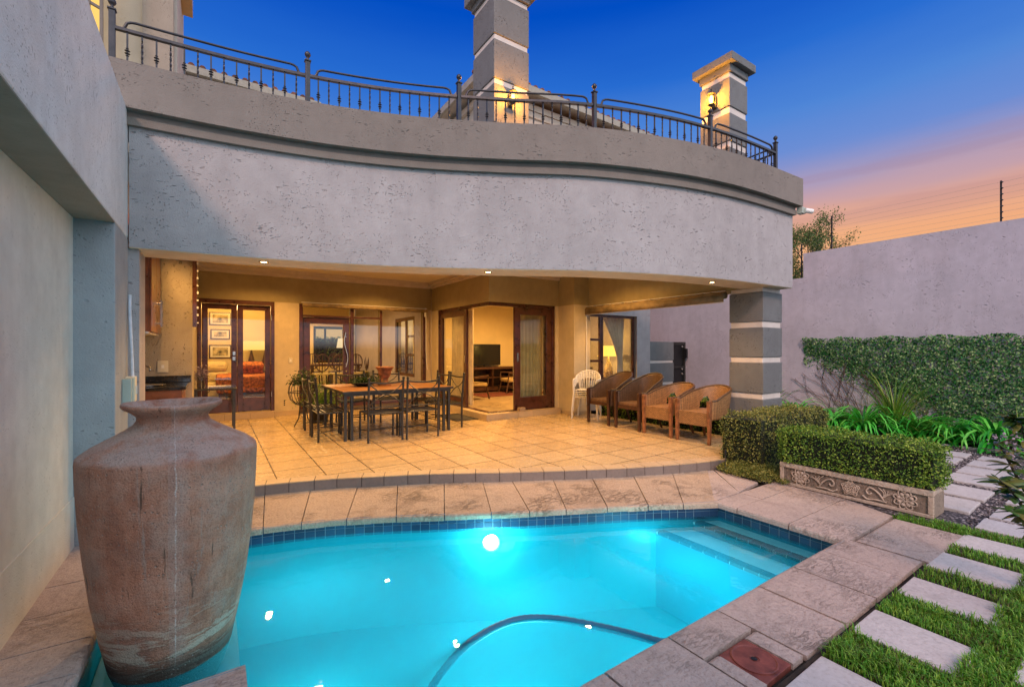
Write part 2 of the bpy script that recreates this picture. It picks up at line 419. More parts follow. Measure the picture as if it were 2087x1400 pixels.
# leaf clouds ---------------------------------------------------------------
rng = np.random.default_rng(11)
def leaves(mb, P, Nn, size, asp=.5, jit=.8, var=.35):
    """diamond leaves (one 4-vertex face each) at points P facing roughly normals Nn"""
    n = len(P)
    d = Nn + rng.normal(0, jit, (n,3)); d /= np.linalg.norm(d, axis=1)[:,None]
    a = np.cross(d, rng.normal(0,1,(n,3))); a /= np.linalg.norm(a, axis=1)[:,None]
    b = np.cross(d, a)
    sz = size*(1+rng.uniform(-var, var, n))[:,None]
    v = np.stack([P-a*sz*.5, P+b*sz*asp*.5+d*sz*.06, P+a*sz*.5, P-b*sz*asp*.5+d*sz*.06], 1).reshape(-1,3)
    o = len(mb.v)
    mb.v.extend(map(tuple, v)); 
    for i in range(n): mb.f.append((o+4*i, o+4*i+1, o+4*i+2, o+4*i+3)); mb.mi.append(mb.cur)
def box_surface(n, x0, x1, y0, y1, z0, z1, faces='XxYyZ', rnd=.04, depth=.05):
    A = {'X':(y1-y0)*(z1-z0),'x':(y1-y0)*(z1-z0),'Y':(x1-x0)*(z1-z0),'y':(x1-x0)*(z1-z0),'Z':(x1-x0)*(y1-y0)}
    tot = sum(A[f] for f in faces); P=[]; Nn=[]
    for f in faces:
        k = int(n*A[f]/tot); u = rng.random((k,3)); p = np.array([x0,y0,z0])+u*np.array([x1-x0,y1-y0,z1-z0]); nn = np.zeros((k,3))
        dd = rng.exponential(depth*.5, k)
        if f=='X': p[:,0]=x1-dd; nn[:,0]=1
        if f=='x': p[:,0]=x0+dd; nn[:,0]=-1
        if f=='Y': p[:,1]=y1-dd; nn[:,1]=1
        if f=='y': p[:,1]=y0+dd; nn[:,1]=-1
        if f=='Z': p[:,2]=z1-dd; nn[:,2]=1
        P.append(p); Nn.append(nn)
    P=np.concatenate(P); Nn=np.concatenate(Nn)
    # round the corners and add clumps
    c = np.array([(x0+x1)/2,(y0+y1)/2,(z0+z1)/2]); h=np.array([x1-x0,y1-y0,z1-z0])/2
    q=(P-c)/h; m=np.sort(np.abs(q),axis=1); e=np.clip((m[:,1]-(1-.16))/.16,0,1)
    P -= (np.sign(q)*np.minimum(np.abs(q),1)*rnd*e[:,None])
    ph = np.sin(P[:,0]*23+P[:,2]*17)+np.sin(P[:,1]*27-P[:,2]*13)+np.sin(P[:,0]*9-P[:,1]*11)
    P += Nn*(ph*.012)[:,None] + Nn*rng.normal(0,.012,len(P))[:,None]
    return P,Nn
def hedge(name, b, n, mat, label, cat='hedge', size=.03, faces='XxYyZ', group=None, rnd=.05):
    mb = M(); x0,x1,y0,y1,z0,z1=b; e=.05
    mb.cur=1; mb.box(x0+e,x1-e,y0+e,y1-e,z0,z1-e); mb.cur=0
    P,Nn=box_surface(n,x0,x1,y0,y1,z0,z1,faces,rnd)
    leaves(mb,P,Nn,size)
    return mb.build(name,[mat,INSHADE],label=label,cat=cat,group=group)
INSHADE = plain('inner_shade', (.008, .014, .005), .95)  # near-black core colour, painted as shade behind the leaves
def strap_plant(name, c, n, L, w, mat, label, cat='plant', up=.9, droop=1.0, group=None, spread=1.0, seg=6):
    mb = M()
    for i in range(n):
        a = random.uniform(0, 2*PI); l = L*random.uniform(.6, 1.1); el = up*random.uniform(.35, 1.25)
        dx, dy = math.cos(a), math.sin(a); px, py = -dy, dx
        x, y, z = c[0]+dx*random.uniform(0,.05), c[1]+dy*random.uniform(0,.05), c[2]
        th = min(1.5, el); vs=[]; ww = w*random.uniform(.7,1.2)
        for k in range(seg+1):
            t = k/seg; wk = ww*(1-t**2.5)*(.6+.8*min(t*3,1)*.5)+.001
            vs += [(x-px*wk/2, y-py*wk/2, z+.0), (x, y, z-wk*.18), (x+px*wk/2, y+py*wk/2, z)]
            st = l/seg; x += dx*math.cos(th)*st*spread; y += dy*math.cos(th)*st*spread; z += math.sin(th)*st
            th -= droop*random.uniform(.8,1.2)*(.25+.5*t)
        fs=[]
        for k in range(seg):
            for j in (0,1): fs.append((k*3+j,k*3+j+1,(k+1)*3+j+1,(k+1)*3+j))
        for v_i in range(len(vs)):
            if vs[v_i][2] < .012: vs[v_i] = (vs[v_i][0], vs[v_i][1], .012+random.random()*.01)
        mb.add(vs, fs)
    return mb.build(name, mat, smooth=True, label=label, cat=cat, group=group)

# ------------------------------------------------------------------ curves
def spline(pts):
    xs=[p[0] for p in pts]; ys=[p[1] for p in pts]; n=len(xs)
    d=[(ys[i+1]-ys[i])/(xs[i+1]-xs[i]) for i in range(n-1)]
    m=[d[0]]+[(d[i-1]+d[i])/2 for i in range(1,n-1)]+[d[-1]]
    def f(x):
        if x<=xs[0]: return ys[0]+m[0]*(x-xs[0])
        if x>=xs[-1]: return ys[-1]+m[-1]*(x-xs[-1])
        i=max(j for j in range(n-1) if xs[j]<=x); h=xs[i+1]-xs[i]; t=(x-xs[i])/h
        return (2*t**3-3*t*t+1)*ys[i]+(t**3-2*t*t+t)*h*m[i]+(-2*t**3+3*t*t)*ys[i+1]+(t**3-t*t)*h*m[i+1]
    return f
FY = spline([(-1.5,5.09),(-.61,5.05),(.3,4.96),(1.07,4.80),(1.87,4.52),(2.65,4.14),(3.45,3.71),(4.6,3.33),(5.3,3.20),(6.0,3.14),(6.95,3.11)])
EY = spline([(-1.5,5.12),(.3,5.02),(.75,4.92),(1.10,4.81),(1.46,4.65),(1.84,4.49),(2.18,4.31),(2.55,4.10),(2.91,3.91),(3.28,3.72),(3.66,3.54),(4.05,3.38),(4.45,3.24),(4.87,3.12),(5.6,3.02),(6.6,2.98)])
PY = spline([(-.53,4.21),(.27,4.13),(.76,4.0),(1.16,3.83),(1.84,3.47),(2.42,3.17),(2.84,2.98),(3.25,2.78),(3.94,2.42)])
def normal(f,x,e=.02):
    t=Vector((2*e,f(x+e)-f(x-e),0)).normalized(); return Vector((t.y,-t.x,0))  # points to -Y
def off(f,x,d): n=normal(f,x); return (x+n.x*d, f(x)+n.y*d)
def lin(a,b,n): return [a+(b-a)*i/(n-1) for i in range(n)]
def strip(mb,f,xs,d0,d1,z0,z1):
    """solid band following curve f between offsets d0 (back) and d1 (front)"""
    A=[off(f,x,d1) for x in xs]; B=[off(f,x,d0) for x in xs]; n=len(xs)
    vs=[(x,y,z0) for x,y in A]+[(x,y,z1) for x,y in A]+[(x,y,z1) for x,y in B]+[(x,y,z0) for x,y in B]
    fs=[]
    for i in range(n-1):
        fs+= [(i,i+1,n+i+1,n+i),(n+i,n+i+1,2*n+i+1,2*n+i),(2*n+i,2*n+i+1,3*n+i+1,3*n+i),(3*n+i,3*n+i+1,i+1,i)]
    fs+=[(0,n,2*n,3*n),(n-1,4*n-1,3*n-1,2*n-1)]
    return mb.add(vs,fs)
FZ=.10   # terrace floor level

# ------------------------------------------------------------------ SETTING: ground, pool, terrace
mb=M()
# ground sheet with the pool cut out of it: frames around the pool rectangle
for x0,x1,y0,y1 in [(-60,-.6,-60,80),(-.6,4.2,-60,1.2),(4.2,80,-60,80),(-.6,4.2,5.3,80)]:
    mb.add([(x0,y0,-.03),(x1,y0,-.03),(x1,y1,-.03),(x0,y1,-.03)],[(0,1,2,3)])
mb.build('ground',SOIL,kind='structure')

POOL=[(-.53,2.35),(.10,2.35),(.10,1.4),(3.95,1.4),(3.95,2.42)]
far=[(x,PY(x)) for x in lin(3.94,-.53,30)]
outl=POOL+far[1:]
n=len(outl)
mb=M()
mb.add([(x,y,-.15) for x,y in outl]+[(x,y,-.95) for x,y in outl],[(i,n+i,n+(i+1)%n,(i+1)%n) for i in range(n)])
mb.add([(x,y,-.95) for x,y in outl],[tuple(range(n))])
mb.build('pool_basin',PPL,kind='structure')
# waterline mosaic: grout backing and two rows of tiles
mb=M(); mb.cur=0
tl=.078
def outward(p,q):  # inward normal of an edge of the CCW outline
    d=Vector((q[0]-p[0],q[1]-p[1],0)).normalized(); return Vector((-d.y,d.x,0))
per=[]; 
for i in range(n):
    p,q=outl[i],outl[(i+1)%n]; L=math.dist(p,q); per.append((p,q,L,outward(p,q)))
mb.add([(x,y,.0) for x,y in outl]+[(x,y,-.155) for x,y in outl],[(i,n+i,n+(i+1)%n,(i+1)%n) for i in range(n)])
mb.cur=1
# walk the far curve as one polyline, straight edges separately
def tiles_on(poly):
    seg=[0]
    for i in range(len(poly)-1): seg.append(seg[-1]+math.dist(poly[i],poly[i+1]))
    tot=seg[-1]; k=int(tot/tl)
    def at(s):
        s=min(max(s,0),tot-1e-6); i=max(j for j in range(len(seg)-1) if seg[j]<=s); t=(s-seg[i])/(seg[i+1]-seg[i])
        a,b=poly[i],poly[i+1]; return Vector((a[0]+(b[0]-a[0])*t,a[1]+(b[1]-a[1])*t,0)),outward(a,b)
    for i in range(k):
        s0=i*tot/k+.003; s1=(i+1)*tot/k-.003
        a,na=at(s0); b,nb=at(s1)
        for z0,z1 in ((-.004-tl,-.008),(-.004-2*tl+.004,-.004-tl-.004)):
            o=.004
            mb.add([a+na*o+Vector((0,0,z0)),b+nb*o+Vector((0,0,z0)),b+nb*o+Vector((0,0,z1)),a+na*o+Vector((0,0,z1))],[(0,1,2,3)])
tiles_on(far+[outl[0]]) if False else tiles_on(far)
for i in list(range(0,5))+[n-1]:
    p,q=outl[i],outl[(i+1)%n]
    if math.dist(p,q)>.1: tiles_on([p,q])
mb.build('waterline_tiles',[GROUT,PTILE],kind='structure')
# water
mb=M(); mb.add([(x,y,-.135) for x,y in outl],[tuple(range(n))]); mb.build('water',WATER,kind='structure')
# submerged steps and ledge
mb=M(); mb.cur=0
def pool_step(x0,x1,zt):
    mb.cur=2
    mb.prism([(x0+.004,1.405),(x1,1.405),(x1,PY(min(x1,3.93))-.02),(x0+.004,PY(x0)-.01)],-.94,zt-.022)
    mb.cur=0
    mb.prism([(x0,1.406),(x1,1.406),(x1,PY(min(x1,3.93))-.022),(x0,PY(x0)-.012)],zt-.0215,zt)
    mb.cur=1; k=11; ya,yb=1.41,PY(x0)-.03
    for i in range(k):
        y0=ya+(yb-ya)*i/k+.003; y1=ya+(yb-ya)*(i+1)/k-.003
        mb.box(x0-.004,x0+.085,y0,y1,zt-.02,zt+.004)
pool_step(3.72,3.943,-.175); pool_step(3.40,3.718,-.25)
mb.build('pool_steps',[PSTEP,PTILED,plain('pool_riser_plaster',(.0,.26,.36),.9,0,.1,3)],kind='structure')
mb=M(); mb.prism([(-.525,2.36),(.12,2.36),(.12,3.45),(-.525,3.45)],-.94,-.30); mb.build('pool_ledge',PSTEP,kind='structure')
# coping: far side slabs, fan joints
mb=M(); mb.cur=0
strip(mb,PY,lin(-.52,3.9,30),-.40,-.005,-.09,-.02)
def quadslab(a,b,c,d,z0,z1,r=.02):
    """slab from pool edge a-b to outer edge d-c with a rounded pool nose"""
    a,b,c,d=[Vector((p[0],p[1],0)) for p in (a,b,c,d)]
    na=(d-a).normalized(); nb=(c-b).normalized(); Z=Vector((0,0,1)); dz=random.uniform(-.003,.003)
    prof=[(0,z0),(0,z1-r),(r*.3,z1-r*.3),(r,z1)]
    vs=[]
    for o,z in prof: vs.append(a+na*o+Z*(z+dz)); vs.append(b+nb*o+Z*(z+dz))
    vs+= [d+Z*(z1+dz),c+Z*(z1+dz),d+Z*z0,c+Z*z0]
    fs=[(2*i,2*i+1,2*i+3,2*i+2) for i in range(5)]
    fs+=[(10,11,1,0),(0,2,4,6,8,10),(11,9,7,5,3,1)]
    mb.add(vs,fs)
mb.cur=1
jp=[-.50,-.05,.33,.60,.93,1.30,1.66,2.02,2.32,2.62,2.97,3.32,3.62,3.93]
jt=[-.60,-.02,.42,.82,1.25,1.62,2.06,2.42,2.70,3.10,3.50,3.95,4.42,4.90]
for i in range(len(jp)-1):
    e=.0035
    x0,x1=jp[i]+e,jp[i+1]-e; X0,X1=jt[i]+e,jt[i+1]-e
    k=2
    for j in range(k):
        u0,u1=j/k,(j+1)/k
        a=(x0+(x1-x0)*u0,PY(x0+(x1-x0)*u0)-.03); b=(x0+(x1-x0)*u1,PY(x0+(x1-x0)*u1)-.03)
        d=(X0+(X1-X0)*u0,EY(X0+(X1-X0)*u0)+.02); c=(X0+(X1-X0)*u1,EY(X0+(X1-X0)*u1)+.02)
        quadslab(a,b,c,d,-.05,0)
o=mb.build('pool_coping_far',[MORT,COPE],kind='structure')
# base under coping everywhere
mb=M(); mb.cur=0
mb.box(-.85,-.535,-1,5.0,-.2,-.03); mb.box(-.535,.095,.5,2.345,-.2,-.03); mb.box(.095,4.8,.5,1.39,-.2,-.03); mb.box(3.96,5.04,1.39,3.3,-.2,-.03)
mb.cur=1
# left coping slabs along the wall
yl=[1.2,1.75,2.30,2.72,3.02,3.39,3.78,4.2,4.6]
for i in range(len(yl)-1):
    quadslab((-.50,yl[i]+.005),(-.50,yl[i+1]-.005),(-.845,yl[i+1]-.005),(-.845,yl[i]+.005),-.05,0)
quadslab((.09-.57,2.38),(.12,2.38),(.12,1.95),(-.48,1.95),-.05,.0)
quadslab((.12,1.94),(.12,1.45),(-.48,1.45),(-.48,1.94),-.05,.0)
# near side
xn=[.13,.62,1.0,1.44,1.88,2.30,2.74,3.17,3.60,3.98]
for i in range(len(xn)-1):
    if i in (4,):
        quadslab((xn[i]+.006,1.43),(xn[i+1]-.006,1.43),(xn[i+1]-.006,1.225),(xn[i]+.006,1.225),-.05,0); continue
    if i==3 or i==2: y0=.96
    else: y0=.97
    quadslab((xn[i]+.006,1.43),(xn[i+1]-.006,1.43),(xn[i+1]-.006,y0),(xn[i]+.006,y0),-.05,0)
quadslab((1.885,1.21),(1.965,1.21),(1.965,.98),(1.885,.98),-.05,0)
quadslab((2.195,1.21),(2.29,1.21),(2.29,.98),(2.195,.98),-.05,0)
quadslab((3.99,1.355),(4.78,1.355),(4.78,.91),(3.99,.93),-.05,0)
# right side
yr=[1.37,1.785,2.22,2.44]
for i in range(3):
    quadslab((3.92,yr[i]+.005),(3.92,yr[i+1]-.005),(4.36,yr[i+1]-.005),(4.36,yr[i]+.005),-.05,0)
    quadslab((4.372,yr[i]+.005),(4.372,yr[i+1]-.005),(5.03,yr[i+1]+.0),(5.03 if i else 4.86,yr[i]+.005),-.05,0,.006)
quadslab((3.95,2.455),(4.38,2.455),(4.93,3.08),(4.85,3.1),-.05,0,.004)
quadslab((4.392,2.465),(4.88,2.53),(4.96,3.05),(4.94,3.07),-.05,0,.004)
mb.build('pool_coping_near',[MORT,COPE2],kind='structure')

# terrace floor
xs=lin(-1.4,6.52,60)
mb=M()
A=[off(EY,x,-.165) for x in xs]; n=len(xs)
mb.add([(x,y,FZ) for x,y in A]+[(A[i][0],10.2,FZ) for i in range(n)],[(i,i+1,n+i+1,n+i) for i in range(n-1)])
mb.build('terrace_floor',FLOORT,kind='structure')
mb=M(); mb.cur=0
strip(mb,EY,xs,-.17,-.004,-.1,FZ-.004)
jx=[]; x=-1.3
while x<6.5:
    jx.append(x); x+= .205 if len(jx)%2 else .225
for i in range(len(jx)-1):
    a=jx[i]+.0035; b=jx[i+1]-.0035
    mb.cur=1
    p=[off(EY,a,.004),off(EY,b,.004),off(EY,b,-.16),off(EY,a,-.16)]
    mb.prism(p,FZ-.008,FZ+.003)
    mb.cur=2
    p=[off(EY,a,.003),off(EY,b,.003),off(EY,b,-.006),off(EY,a,-.006)]
    mb.prism(p,-.02,FZ-.011)
mb.build('terrace_edge_tiles',[MORT,TILEE,RISER],kind='structure')

# ------------------------------------------------------------------ HOUSE
H=T('house','pale stucco house with curved balcony front, covered patio and lit rooms','house',(2.6,6.5,0))
LINT=2.34; CZ=3.0
# curved front wall over the patio
xf=lin(-.61,6.95,70)
mb=M(); strip(mb,FY,xf,-.45,0,2.317,3.357); mb.build('facade_wall',FACADE,H)
mb=M(); strip(mb,FY,lin(-1.5,6.97,70),-.40,.045,3.358,3.425); strip(mb,FY,lin(-1.5,6.97,70),-.38,.03,3.4255,3.478)
mb.build('trim_moulding',TRIM,H)
mb=M(); strip(mb,FY,lin(-1.5,7.03,70),-.32,.105,3.4785,3.87)
mb.box(6.72,7.03,FY(6.9)+.2,7.05,3.4785,3.868)
mb.build('parapet',PARAPET,H)
# soffit skin under the front beam
mb=M(); strip(mb,FY,xf,-.446,-.004,2.311,2.3165); mb.build('soffit',SOFF,H)
# side beam
mb=M(); mb.box(6.46,6.945,3.45,7.05,LINT-.02,3.357); mb.build('side_beam',BEAMM,H)
# upper slab / ceiling
mb=M(); 
A=[off(FY,x,-.44) for x in lin(-1.4,6.6,40)]
poly=A+[(6.6,17.5),(-2.8,17.5),(-2.8,5.2)]
mb.prism(poly,CZ,CZ+.28); mb.box(6.605,8.75,7.12,17.5,CZ,CZ+.28)
mb.build('ceiling',CEIL,H)
# cornice moulding along the back wall and the living room return
mb=M()
mb.box(-.25,4.34,9.86,9.995,2.93,2.999); mb.box(-.25,4.30,9.92,9.995,2.87,2.93)
mb.box(4.21,4.345,7.31,9.86,2.931,2.998); mb.box(4.28,4.345,7.31,9.92,2.871,2.93)
mb.box(4.21,6.05,7.165,7.305,2.932,2.997); mb.box(4.28,6.05,7.235,7.305,2.872,2.931)
mb.build('cornice',SOFF,H)
# back wall pieces
mb=M(); mb.box(-.249,4.349,10.0,10.2,LINT+.03,2.998); mb.build('lintel_wall',BEAMM,H)
mb=M(); mb.box(1.0,1.45,9.98,10.2,0.1,LINT+.028); mb.build('pier',WARMW,H)
mb=M(); mb.box(4.2,4.34,9.98,10.2,.1,LINT+.028); mb.build('pier',WARMW,H)
mb=M(); mb.box(4.352,4.55,7.50,9.997,LINT,2.998); mb.box(4.352,6.5,7.302,7.498,LINT,2.998); mb.build('lintel_wall',BEAMM,H)
mb=M(); mb.box(4.354,4.55,9.62,9.996,.1,LINT-.002); mb.build('pier',WARMW,H)
mb=M(); mb.box(5.98,6.06,7.304,7.5,.1,LINT-.002); mb.build('pier',WARMW,H)
mb=M(); mb.box(6.061,6.5,6.81,7.30,.1,LINT-.002); mb.build('corner_pier',WARMW,H)
mb=M(); mb.box(6.061,6.46,6.812,7.301,LINT-.001,2.999); mb.build('lintel_wall',BEAMM,H)
# kitchen alcove
mb=M(); mb.box(-1.3,-.255,7.9,10.2,.1,2.999); mb.build('kitchen_wall',KITW,H)
mb=M(); mb.box(-1.4,-1.1,5.5,7.9,.1,2.999); mb.build('kitchen_side_wall',KITW,H)
mb=M(); mb.box(-.80,-.545,5.1,5.5,0.02,2.316); mb.build('jamb',FACADE,H)
# tiled door steps
mb=M(); mb.cur=0
def tile_row_x(x0,x1,y0,z0,z1,k,dy=.012):
    for i in range(k):
        a=x0+(x1-x0)*i/k+.002; b=x0+(x1-x0)*(i+1)/k-.002
        mb.box(a,b,y0,y0+dy,z0,z1)
mb.cur=1; mb.box(-.248,1.0,9.892,9.995,FZ+.002,.215); mb.cur=0; tile_row_x(-.248,.998,9.88,FZ+.002,.222,3); mb.box(-.248,.998,9.888,9.998,.2155,.224); mb.build('door_step',[TILEE,MORT],H)
mb=M(); mb.cur=1; mb.box(4.222,6.0,7.162,7.3,FZ+.002,.205); mb.box(4.222,4.35,7.3,9.6,FZ+.002,.204)
mb.cur=0; tile_row_x(4.21,6.0,7.15,FZ+.002,.212,5)
for i in range(5):
    a=7.15+i*.49+.002; mb.box(4.21,4.221,a,a+.486,FZ+.002,.212)
mb.cur=0; mb.box(4.224,6.0,7.164,7.3,.2055,.214); mb.box(4.224,4.36,7.3,9.6,.2045,.213)
mb.box(1.0,1.45,9.967,9.979,FZ+.001,.2); mb.box(6.05,6.51,6.797,6.809,FZ+.001,.17); mb.box(6.049,6.0605,6.797,7.3,FZ+.001,.17)
mb.build('door_step',[TILEE,MORT],H)
# pillars made of grey blocks and pale bands
def banded(x0,x1,y0,y1,blocks,bands,nm,cap=None,side=None):
    mb=M(); mb.cur=0
    for a,b in blocks: mb.box(x0,x1,y0,y1,a,b)
    e=.016; mb.cur=1
    for a,b in bands: mb.box(x0+e,x1-e,y0+e,y1-e,a,b)
    return mb
E3=.0005
pl=banded(6.45,6.99,3.27,3.77,[(2.25-.42*1,2.25),(1.32,1.74),(.80,1.235),(.29,.715),(-.02,.2)],[(2.25,2.312),(1.74,1.83),(1.235,1.32),(.715,.80),(.2,.29)],'')
pl.build('pillar',[BANDG,BANDW],H,bevel=.008,label='grey block pillar with pale bands at the patio corner')
# upper pillars
pl=banded(5.9,6.35,3.44,3.89,[(4.785,5.18),(4.31,4.69),(3.84,4.22),(3.3,3.75)],[(5.18,5.26),(4.69,4.785),(4.22,4.31),(3.75,3.84)],'')
pl.cur=0; pl.box(5.89,6.36,3.43,3.90,5.26,5.36); pl.box(5.82,6.43,3.36,3.97,5.361,5.47)
pl.build('balcony_pillar',[BANDG,BANDW],H,bevel=.008,label='short grey pillar with pale bands and flat cap above the patio corner')
pl=banded(3.24,3.84,5.3,5.9,[(5.84,6.38),(5.22,5.76),(4.60,5.14),(3.98,4.52),(3.3,3.9)],[(6.38,6.46),(5.76,5.84),(5.14,5.22),(4.52,4.60),(3.9,3.98)],'')
pl.cur=0; pl.box(3.22,3.86,5.28,5.92,6.46,6.56); pl.box(3.14,3.94,5.2,6.0,6.561,6.70)
pl.build('chimney',[BANDG,BANDW],H,bevel=.008,label='tall grey chimney with pale bands')
# upper storey
UPW=stucco('upper_stucco',(.50,.45,.38),'h',.4,.4)
mb=M(); mb.box(4.38,9.0,7.4,16,3.282,6.45); mb.build('upper_wall',UPW,H)
mb=M(); mb.box(-2.5,1.55,10.3,16,3.282,6.4); mb.build('upper_wall',UPW,H)
def hip(x0,x1,y0,y1,z,h,over=.22):
    a,b,c,d=x0-over,x1+over,y0-over,y1+over
    w=min(b-a,d-c)/2
    if (b-a)>(d-c): r0,r1=(a+w,(c+d)/2),(b-w,(c+d)/2)
    else: r0,r1=((a+b)/2,c+w),((a+b)/2,d-w)
    mr=M(); mr.add([(a,c,z),(b,c,z),(b,d,z),(a,d,z),(r0[0],r0[1],z+h),(r1[0],r1[1],z+h)],
       [(0,1,5,4),(1,2,5),(2,3,4,5),(3,0,4)] if (b-a)>(d-c) else [(0,1,4),(1,2,5,4),(2,3,5),(3,0,4,5)])
    # barrel tiles seen at the eave
    x=a
    while x<b:
        mr.tube([(x,c-.03,z+.02),(x,c+.35,z+.02+.35*h/w)],.055,8); x+=.17
    y=c
    while y<d:
        mr.tube([(a-.03,y,z+.02),(a+.35,y,z+.02+.35*h/w)],.055,8); y+=.17
    rf=mr.build('roof',ROOFT,H,smooth=False)
    mf=M(); mf.box(a-.05,b+.05,c-.10,c-.04,z-.14,z-.01); mf.box(a-.10,a-.04,c-.1,d,z-.141,z-.011); mf.box(b+.04,b+.10,c-.1,d,z-.141,z-.011)
    mf.build('gutter',GUTT,rf)
    ms=M(); ms.box(a,b,c-.02,d,z-.05,z-.012); ms.box(x0-.06,x1+.06,y0-.06,y0-.001,z-.32,z-.2); ms.box(x0-.035,x1+.035,y0-.035,y0-.0005,z-.45,z-.33)
    ms.box(x0-.06,x0-.001,y0,y1,z-.32,z-.2)
    ms.build('eave_moulding',UPW,rf)
hip(4.38,9.0,7.4,16,6.62,.75); hip(-2.5,1.55,10.3,16,6.6,.6)
# upper left block with lit doors
mb=M(); mb.box(-2.6,-.33,6.1,7.3,3.282,7.6); mb.build('upper_wall',UPW,H)
mb=M(); mb.box(-.62,-.36,6.03,6.099,3.282,7.6); mb.build('pilaster',stucco('pilaster_stucco',(.30,.265,.22),'v',.5),H)
mb=M(); mb.box(-.329,-.22,6.35,7.0,5.65,7.5); wf=mb.build('window',plain('golden_frame',(.5,.26,.06),.4),H)
mb=M(); mb.box(-.219,-.212,6.42,6.93,5.75,7.4); mb.build('pane',GLASS,wf)
GOLD=emit('lit_door_glow',(1,.62,.16),1.15)
dd=M(); dd.box(-1.35,-.88,5.70,5.72,3.5,6.6); dr=dd.build('lit_door',GOLD,H,label='glowing glazed balcony door')
dd=M()
for x in (-1.36,-1.24,-1.10,-.975,-.885): dd.box(x-.012,x+.012,5.67,5.699,3.5,6.6)
for k in range(12): dd.obox((-1.12,5.685,3.7+k*.26),(.50,.02,.024),(0,R(20),0))
dd.build('muntin',TRIM,dr)
# courtyard / side wall
mb=M(); mb.box(6.5,8.75,7.1,7.3,.1,.75); mb.box(6.5,8.75,7.101,7.299,2.2,3.6); mb.box(8.28,8.75,7.1,7.3,.75,2.2); mb.box(8.55,8.75,7.3,16,0,3.6)
mb.build('side_wall',FACADE,H)
# interior rooms
INF=plain('interior_floor',(.42,.32,.19),.3,0,.12,3,.02)
mb=M(); mb.box(-2.8,8.55,10.2,17.5,.1,.2); mb.box(4.56,8.55,7.5,10.2,.1,.199); mb.box(4.36,4.56,7.3,10.2,.1,.198); mb.box(4.56,8.5,7.3,7.5,.1,.197); mb.build('interior_floor',INF,H)
mb=M()
mb.box(-2.8,1.2,14.2,14.4,.2,2.999); mb.box(-2.8,-2.6,10.2,14.2,.2,2.999)          # bedroom
mb.box(1.2,1.35,10.2,17.2,.2,2.999)                                                  # bedroom | dining
mb.box(1.35,2.93,17.0,17.2,.2,2.999); mb.box(4.02,4.35,17.0,17.2,.2,2.999); mb.box(2.93,4.02,17.0,17.2,2.25,2.999); mb.box(2.93,4.02,17.0,17.2,.2,.95)
mb.box(4.55,8.55,11.5,11.7,.2,2.999)
mb.build('interior_wall',INTW,H)
mb=M(); mb.box(4.36,4.54,10.2,11.1,.2,2.999); mb.box(4.36,4.54,12.6,17.0,.2,2.999); mb.box(4.36,4.54,11.1,12.6,2.3,2.999); mb.box(4.36,4.54,11.1,12.6,.2,.7); mb.build('courtyard_wall',INTL,H)

def frame_x(nm,x0,x1,y,z0,z1,w,d=.05,mat=MAHO,parent=H,bottom=None,label=None,top=None):
    """rectangular door/window frame in a wall facing -Y"""
    m=M(); b=bottom or w; t=top or w
    m.box(x0,x0+w,y-d/2,y+d/2,z0,z1); m.box(x1-w,x1,y-d/2,y+d/2,z0,z1)
    m.box(x0+w,x1-w,y-d/2+.001,y+d/2-.001,z1-t,z1); m.box(x0+w,x1-w,y-d/2+.001,y+d/2-.001,z0,z0+b)
    o=m.build(nm,mat,parent,bevel=.004,label=label)
    g=M(); g.box(x0+w-.005,x1-w+.005,y-.004,y+.004,z0+b-.005,z1-t+.005); g.build('pane',GLASS,o)
    return o
def frame_y(nm,x,y0,y1,z0,z1,w,d=.05,mat=MAHO,parent=H,bottom=None,label=None):
    m=M(); b=bottom or w
    m.box(x-d/2,x+d/2,y0,y0+w,z0,z1); m.box(x-d/2,x+d/2,y1-w,y1,z0,z1)
    m.box(x-d/2+.001,x+d/2-.001,y0+w,y1-w,z1-w,z1); m.box(x-d/2+.001,x+d/2-.001,y0+w,y1-w,z0,z0+b)
    o=m.build(nm,mat,parent,bevel=.004,label=label)
    g=M(); g.box(x-.004,x+.004,y0+w-.005,y1-w+.005,z0+b-.005,z1-w+.005); g.build('pane',GLASS,o)
    return o
DZ=.225
# bedroom french doors
m=M(); m.box(-.25,-.19,9.95,10.15,DZ,LINT+.028); m.box(.94,1.0,9.95,10.15,DZ,LINT+.028); m.box(-.19,.94,9.951,10.149,LINT-.05,LINT+.028); fr=m.build('door_frame',MAHO,H)
a=frame_x('door',-.185,.373,10.05,DZ+.005,LINT-.055,.095,bottom=.27,label='left leaf of the bedroom french doors')
b=frame_x('door',.377,.935,10.05,DZ+.005,LINT-.055,.095,bottom=.27,label='right leaf of the bedroom french doors')
m=M(); m.box(.30,.345,10.0,10.024,1.22,1.29); m.box(.30,.345,10.0,10.024,1.32,1.39); m.tube([(.322,9.98,1.255),(.322,10.02,1.255)],.008); m.build('handle',STEEL,a)
for z_ in (.5,2.0): m=M(); m.tube([(.948,9.94,z_),(.948,9.94,z_+.1)],.008); m.build('hinge',STEEL,b)
